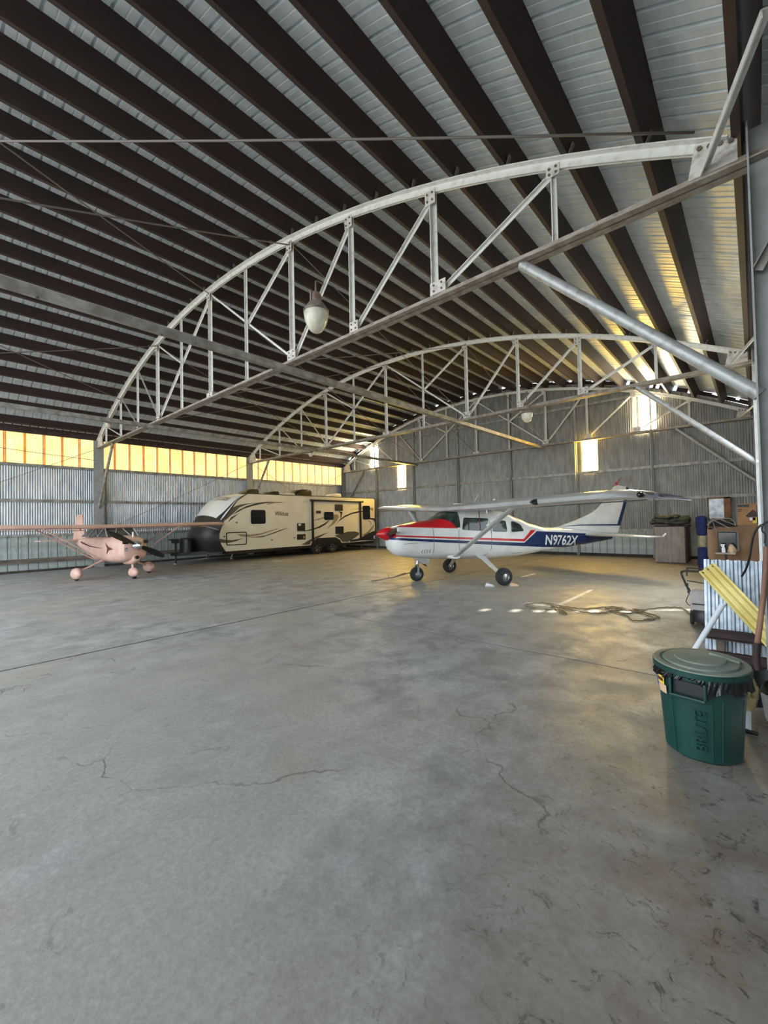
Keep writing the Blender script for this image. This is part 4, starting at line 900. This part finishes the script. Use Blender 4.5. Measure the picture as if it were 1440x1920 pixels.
# corrugated steel sheet leaning, with rusty channels in front
t = abs_root('corrugated_offcut', (-.15, 5.85, 0), 'silver corrugated steel sheet leaning upright behind the green bin', 'metal sheet')
b = MB()
prof2 = [(0, 0), (.022, 0), (.034, .02), (.052, .02), (.064, 0)]
cols = [(-.45+.066*k+a, d) for k in range(9) for a, d in prof2]
b.grid(lambda u, v: Vector((cols[round(u*(len(cols)-1))][0], 5.72-cols[round(u*(len(cols)-1))][1]+.18*v, .0+.95*v+.004*sin(40*u)*v)), len(cols)-1, 6)
M['galv3'] = mat('new_galvanised_sheet', (178, 188, 196), .35, .4, (140, 150, 158), 12, .1, 60)
put(b, 'sheet', 'galv3', t)
for i, (z, y, lb) in enumerate(((.2, 5.6, 'rusty brown steel channel lying against the corrugated sheet, upper one'), (.05, 5.3, 'rusty brown steel channel on the floor behind the bin, lower one'))):
    t = abs_root('steel_channel', (-.1, y, 0), lb, 'steel beam', 'rusty steel channels')
    b = MB(); x0, x1 = (-.43, .5) if i == 0 else (-.4, .55); b.box(x0, x1, y, y+.012, z-.05, z+.05); b.box(x0, x1, y-.05, y, z+.04, z+.05); b.box(x0, x1, y-.05, y, z-.05, z-.04)
    put(b, 'channel', 'rust', t)
    if z > .1: put(MB().box(-.35, -.28, y+.02, y+.1, 0, .2).box(.2, .27, y+.02, y+.1, 0, .2), 'support_block', 'board', t)
# yellow fibreglass strip
t = abs_root('fibreglass_strip', (-.05, 5.3, 0), 'pale yellow corrugated fibreglass strip leaning diagonally across the metal sheet', 'fibreglass sheet')
a0, a1 = Vector((-.40, 5.5, .9)), Vector((.35, 4.95, -.0)); d = (a1-a0).normalized(); sd_ = Vector((d.z, 0, -d.x)).normalized()*-1; nn = d.cross(sd_).normalized()
b = MB(); b.grid(lambda u, v: a0+(a1-a0)*v+sd_*(-.085+.17*u)+nn*.012*sin(u*2*pi*3), 30, 8); put(b, 'strip', 'yellow', t, 180)
b = MB(); [b.tube([a0+d*.03+sd_*q-nn*.014, a0+d*.03+sd_*q+nn*.016], .006, 6) for q in (-.055, 0, .05)]; put(b, 'nail_holes', 'rust', t, kind='stuff')
# white plastic pipe
t = abs_root('plastic_pipe', (-.35, 4.9, 0), 'short white plastic pipe leaning beside the yellow strip', 'pipe')
put(MB().tube([(-.56, 4.7, .0), (-.255, 5.08, .6)], .024, 14), 'pipe', 'pvc', t, 60)
# long-handled shovel in bucket
t = abs_root('shovel', (-.03, 4.2, 0), 'old shovel with brown wooden handle standing blade-down near the column', 'shovel')
put(MB().tube([(.055, 4.28, 1.2), (.03, 4.26, .85), (-.02, 4.22, .46)], [.017, .017, .019], 12), 'handle', 'wood', t, 60)
put(MB().tube([(-.018, 4.22, .48), (-.028, 4.21, .36), (-.02, 4.2, .28)], [.022, .024, .022], 12), 'socket', 'rust', t, 60)
b = MB(); b.grid(lambda u, v: Vector((.0+(-.085+.17*u)*(1-.5*v**3), 4.19+.03*sin(pi*u)-.03*v, .29-.28*v)), 8, 8); put(b, 'blade', 'black', t, 180)
# grey bucket with black bag
t = abs_root('bucket', (.12, 4.0, 0), 'round grey bucket with a black bag in it, cut off by the right edge', 'bucket')
o = MB().lathe([(.105, 0), (.11, .01), (.135, .2), (.13, .2), (.1, .02)], 32).build('tub', M['concrete_pot'], t, 40)
b = MB(); b.grid(lambda u, v: Vector(((.135-.1*v+.012*sin(u*50))*cos(2*pi*u), (.135-.1*v+.012*cos(u*41))*sin(2*pi*u), .2+.09*sin(pi*v*.6)+.012*sin(u*33+v*9))), 40, 8); b.build('bag', M['bag'], t, 180)
# foam block on a pipe stub
t = abs_root('foam_block', (-.075, 3.72, 0), 'cracked tan foam block on a white pipe stub between bin and bucket', 'foam block')
b = MB(); rg = []
for k, (z, r) in enumerate(((.13, .02), (.17, .035), (.24, .05), (.3, .055), (.35, .04), (.365, .015))):
    rg.append([Vector((-.075+(r*(1+.2*sin(j*2.1+k)))*cos(2*pi*j/10)+.0, 3.72+r*sin(2*pi*j/10), z+.01*sin(j*1.7))) for j in range(10)])
put(b.loft(rg), 'block', 'tanfoam', t, 60); put(MB().tube([(-.085, 3.71, 0), (-.08, 3.72, .16)], .022, 10), 'pipe_stub', 'pvc', t, 60); put(MB().tube([(-.1, 3.68, .012), (-.03, 3.67, .012)], .012, 8), 'foot', 'black', t)
# lawn mower
t = abs_root('lawn_mower', (-.5, 7.0, 0), 'pale push mower with folded black tubular handle beside the metal sheet', 'lawn mower')
b = MB(); b.prism([(-.68, .18), (-.69, .42), (-.66, .46), (-.3, .46), (-.26, .18)], 6.85, 7.2, 'y'); put(b, 'grass_box', 'mower', t, bevel=.02)
put(MB().box(-.66, -.5, 6.835, 6.85, .27, .285), 'slot', 'black', t)
b = MB(); b.loft([[Vector((-.5+.2*cos(a)*s_, 6.95+.2*sin(a)*s_, z)) for a in [2*pi*k/20 for k in range(20)]] for z, s_ in ((.05, .98), (.09, 1), (.17, .97), (.2, .9))]); put(b, 'deck', 'black', t, 50)
for x, y in ((-.67, 6.9), (-.34, 6.9), (-.66, 7.3), (-.34, 7.3)): wheel(t, Vector((x, y, .075))-Vector(t.location), .075, .04, 'alu', Matrix.Rotation(pi/2, 4, 'Z'), 'wheel')
b = MB(); b.tube(smoothpts([(-.67, 7.05, .3), (-.72, 7.1, .42), (-.8, 7.18, .62), (-.79, 7.2, .655), (-.72, 7.2, .67), (-.4, 7.2, .66)], 5), .014, 8); b.tube(smoothpts([(-.74, 7.2, .6), (-.74, 7.22, .69), (-.7, 7.22, .71), (-.42, 7.22, .69)], 4), .01, 8); b.tube([(-.35, 7.05, .3), (-.38, 7.2, .66)], .014, 8); b.tube([(-.74, 7.15, .54), (-.42, 7.15, .5)], .007, 6)
put(b, 'handle', 'black', t, 60)
put(MB().tube(smoothpts([(-.8, 7.18, .62), (-.75, 7.1, .5), (-.7, 7.05, .42), (-.74, 7.0, .28), (-.69, 6.95, .24), (-.68, 7.02, .38)], 6), .005, 6).box(-.76, -.72, 7.1, 7.14, .47, .51).box(-.73, -.69, 7.06, 7.1, .38, .42), 'cable', 'black', t)
# brown cord across the floor
pts = [(-.72, 7.35), (-.9, 7.9), (-1.15, 7.75), (-1.4, 7.35), (-1.75, 7.4), (-2.05, 7.0), (-2.35, 7.0), (-2.75, 7.1), (-2.9, 6.75), (-2.6, 6.6), (-2.35, 6.75), (-2.55, 6.95), (-2.3, 6.62), (-2.15, 6.5), (-2.4, 6.9), (-2.0, 6.75), (-1.75, 6.85), (-1.6, 7.3), (-1.3, 7.4), (-1.5, 7.0), (-1.8, 7.2), (-1.55, 7.35), (-1.25, 7.1), (-1.1, 6.85), (-1.3, 6.6), (-1.45, 6.9), (-1.7, 7.1), (-1.35, 7.25), (-1.05, 7.0), (-1.2, 6.75)]
MB().tube([Vector((x, y, .012+.004*(i % 3))) for i, (x, y, _) in enumerate([tuple(v) for v in smoothpts([(x, y, 0) for x, y in pts], 8)])], .009, 6).build('extension_cord', M['hose'], None, 180, label='tangled brown cord lying on the floor in front of the mower', cat='cord')
# grey cabinet with canvas bundle
t = abs_root('storage_cabinet', (-1.95, 15.8, 0), 'grey laminate cabinet against the end wall under a canvas bundle', 'cabinet')
b = MB(); b.box(-2.36, -1.6, 15.3, 15.33, .02, 1.1); put(b, 'front_panel', 'greywood', t)
put(MB().box(-2.34, -1.56, 15.33, 16.2, .02, 1.08).box(-2.38, -1.52, 15.31, 16.25, 1.1, 1.13), 'carcass', 'rust', t); put(MB().box(-2.36, -1.6, 15.34, 15.4, 0, .03), 'plinth', 'curb', t)
t = abs_root('canvas_bundle', (-1.95, 15.75, 1.13), 'folded olive canvas tarpaulin heaped on top of the grey cabinet', 'tarpaulin')
for i, (x0, x1, z0, h, y0) in enumerate(((-2.47, -1.5, 1.17, .13, 15.2), (-2.42, -1.55, 1.24, .12, 15.25), (-2.36, -1.75, 1.34, .1, 15.3), (-1.9, -1.48, 1.24, .16, 15.3))):
    b = MB(); b.loft([[Vector((x0+(x1-x0)*u, y0+.35+.35*cos(a)*(.9+.12*sin(u*19+i)), z0+h/2+(h*.55+.018*sin(u*23+a*3+i))*sin(a)*(1 if 0 < u < 1 else .75)+.02*sin(u*7+i))) for a in [2*pi*k/18 for k in range(18)]] for u in [j/16 for j in range(17)]]); put(b, 'fold', 'canvas', t, 70)
# framed mirror on the end wall
t = abs_root('framed_mirror', (-.85, 16.9, 1.2), 'dusty mirror in an orange-brown wooden frame hung on the end wall', 'mirror')
b = MB(); x0, x1, z0, z1 = -1.13, -.57, 1.28, 1.99; y = 16.86
b.box(x0, x1, y, y+.04, z1-.05, z1); b.box(x0, x1, y, y+.04, z0, z0+.05); b.box(x0, x0+.03, y, y+.04, z0, z1); b.box(x1-.16, x1, y, y+.04, z0, z1); put(b, 'frame', 'orange', t); put(MB().box(x0+.03, x1-.16, y+.01, y+.03, z0+.05, z1-.05), 'glass', 'mirror', t)
# plywood crate / bench group
t = abs_root('plywood_crate', (-.4, 13.0, 0), 'tall plywood crate with a dark recess, standing at the right wall', 'crate')
b = MB(); b.box(-.86, -.66, 12.5, 12.52, 0, 1.1); b.box(-.66, -.3, 12.5, 12.52, 0, .6); b.box(-.66, -.3, 12.5, 12.52, 1.06, 1.14); put(b, 'front_board', 'ply', t)
put(MB().box(-.86, -.84, 12.52, 13.6, 0, 1.14).box(-.86, .25, 12.5, 13.6, 1.14, 1.16), 'side_board', 'ply2', t); put(MB().box(-.3, .25, 12.48, 12.5, 0, 1.2), 'door_board', 'ply', t)
t = abs_root('flat_screen', (-.5, 12.4, .6), 'black glossy flat screen standing in the recess of the plywood crate', 'screen')
put(MB().box(-.67, -.33, 12.38, 12.42, .6, 1.04), 'casing', 'black', t, bevel=.008); put(MB().box(-.65, -.35, 12.372, 12.381, .63, 1.02), 'display', 'darkglass', t)
t = abs_root('side_shelf', (-.5, 12.1, .6), 'small shelf on a dark post in front of the plywood crate', 'shelf')
put(MB().box(-.7, -.35, 12.0, 12.3, .56, .59), 'shelf_board', 'girt', t); put(MB().tube([(-.52, 12.15, .0), (-.52, 12.15, .56)], .022, 10).lathe([(.1, 0), (.08, .03), (.02, .06)], 16, Matrix.Translation((-.52, 12.15, 0))), 'post', 'rust', t, 60)
t = abs_root('spray_bottle', (-.56, 12.12, .59), 'white spray bottle on the small shelf before the black screen', 'bottle')
MB().lathe([(.035, 0), (.037, .01), (.036, .09), (.02, .14), (.014, .16)], 18).build('bottle', M['paper'], t, 50); MB().box(-.05, .03, -.012, .012, .16, .185).beam((-.04, 0, .17), (-.03, 0, .13), .012, .014).build('trigger', M['paper'], t)
t = abs_root('rag_pile', (-.42, 12.12, .59), 'crumpled pinkish rags on the right end of the small shelf', 'rag')
b = MB(); b.loft([[Vector((r*(1+.25*sin(3*a+k))*cos(a), r*sin(a), z)) for a in [2*pi*j/14 for j in range(14)]] for k, (z, r) in enumerate(((0, .07), (.05, .08), (.1, .06), (.15, .045), (.19, .02)))]); b.build('rag', M['label_buff'], t, 60)
t = abs_root('hanging_jacket', (-.93, 12.6, .2), 'blue jacket with beige band hanging off the left side of the plywood crate', 'jacket')
def cloth(x, y, z0, z1, r, m, nm, seed):
    b = MB(); b.loft([[Vector((x+r*(1+.2*sin(a*4+seed+z*9))*cos(a)*w, y+r*.8*sin(a)*w, z)) for a in [2*pi*j/16 for j in range(16)]] for z, w in ((z0, .6), (z0+.03, .9), ((z0+z1)/2, 1), (z1-.05, .95), (z1, .5))]); put(b, nm, m, t, 70)
cloth(-.975, 12.56, .95, 1.42, .11, 'blue', 'shoulders', 1); cloth(-.975, 12.56, .66, .98, .08, 'beige', 'band', 2); cloth(-.975, 12.56, .02, .7, .09, 'blue', 'skirt', 3)
t = abs_root('wheelbarrow', (-.6, 12.9, 1.16), 'upturned dark tray with pale tube frame lying on top of the crate', 'wheelbarrow')
b = MB(); b.loft([[Vector((-.83+.5*u, 12.55+y, 1.17+(.17*sin(pi*min(1, max(0, u*.9+.1)))**.5)*w)) for y, w in ((0, 0), (.06, .9), (.3, 1), (.5, 0))] for u in [k/10 for k in range(11)]]); put(b, 'tray', 'black', t, 50)
b = MB(); b.tube(smoothpts([(-.86, 12.45, 1.2), (-.7, 12.42, 1.33), (-.42, 12.42, 1.34), (-.34, 12.45, 1.18)], 5), .012, 8); b.tube([(-.8, 12.4, 1.36), (-.5, 12.4, 1.16), (-.4, 12.4, 1.1)], .01, 8); b.tube([(-.75, 12.4, 1.3), (-.68, 12.4, 1.0)], .008, 6); b.tube([(-.6, 12.4, 1.33), (-.35, 12.4, 1.2)], .01, 8); put(b, 'frame', 'girt', t, 60)
t = abs_root('tool_carton', (-.15, 12.8, 1.2), 'brown printed carton with a tool pictured on it, on top of the crate', 'carton')
put(MB().box(-.31, .16, 12.45, 12.95, 1.205, 1.68), 'box', 'carton', t)
for x0, x1, z0, z1, m in ((-.3, -.1, 1.6, 1.66, 'black'), (.02, .15, 1.22, 1.64, 'darkred'), (-.3, -.22, 1.54, 1.56, 'black'), (-.3, -.24, 1.5, 1.52, 'black'), (-.05, .07, 1.24, 1.36, 'label_yellow'), (-.1, .0, 1.3, 1.36, 'paper')): put(MB().box(x0, x1, 12.446, 12.45, z0, z1), 'printed_patch', m, t)
put(MB().prism([(-.17, 1.4), (-.04, 1.54), (.09, 1.42), (.05, 1.38), (-.12, 1.37)], 12.442, 12.45, 'y'), 'printed_tool', 'rust', t)
# cables hanging at the right column
MB().tube(smoothpts([(.3, 4.35, 1.42), (.12, 4.4, 1.4), (-.0, 4.45, 1.32), (-.045, 4.5, 1.1), (-.07, 4.55, 1.0), (-.1, 4.6, .93)], 6), .008, 8).build('power_cable', M['black'], None, 180, label='black power cable looping out from the nearest right column', cat='cable')
MB().tube(smoothpts([(.12, 4.3, 1.4), (.045, 4.3, 1.37), (.035, 4.3, 1.32), (.05, 4.3, 1.29), (.045, 4.3, 1.22)], 6), .006, 8).build('thin_cable', M['black'], None, 180, label='short thin black cable with a plug hanging on the column face', cat='cable')
t = abs_root('floor_bag', (-14.35, 5.15, 0), 'brown canvas bag on the floor behind the pink aeroplane nose', 'bag') if False else None
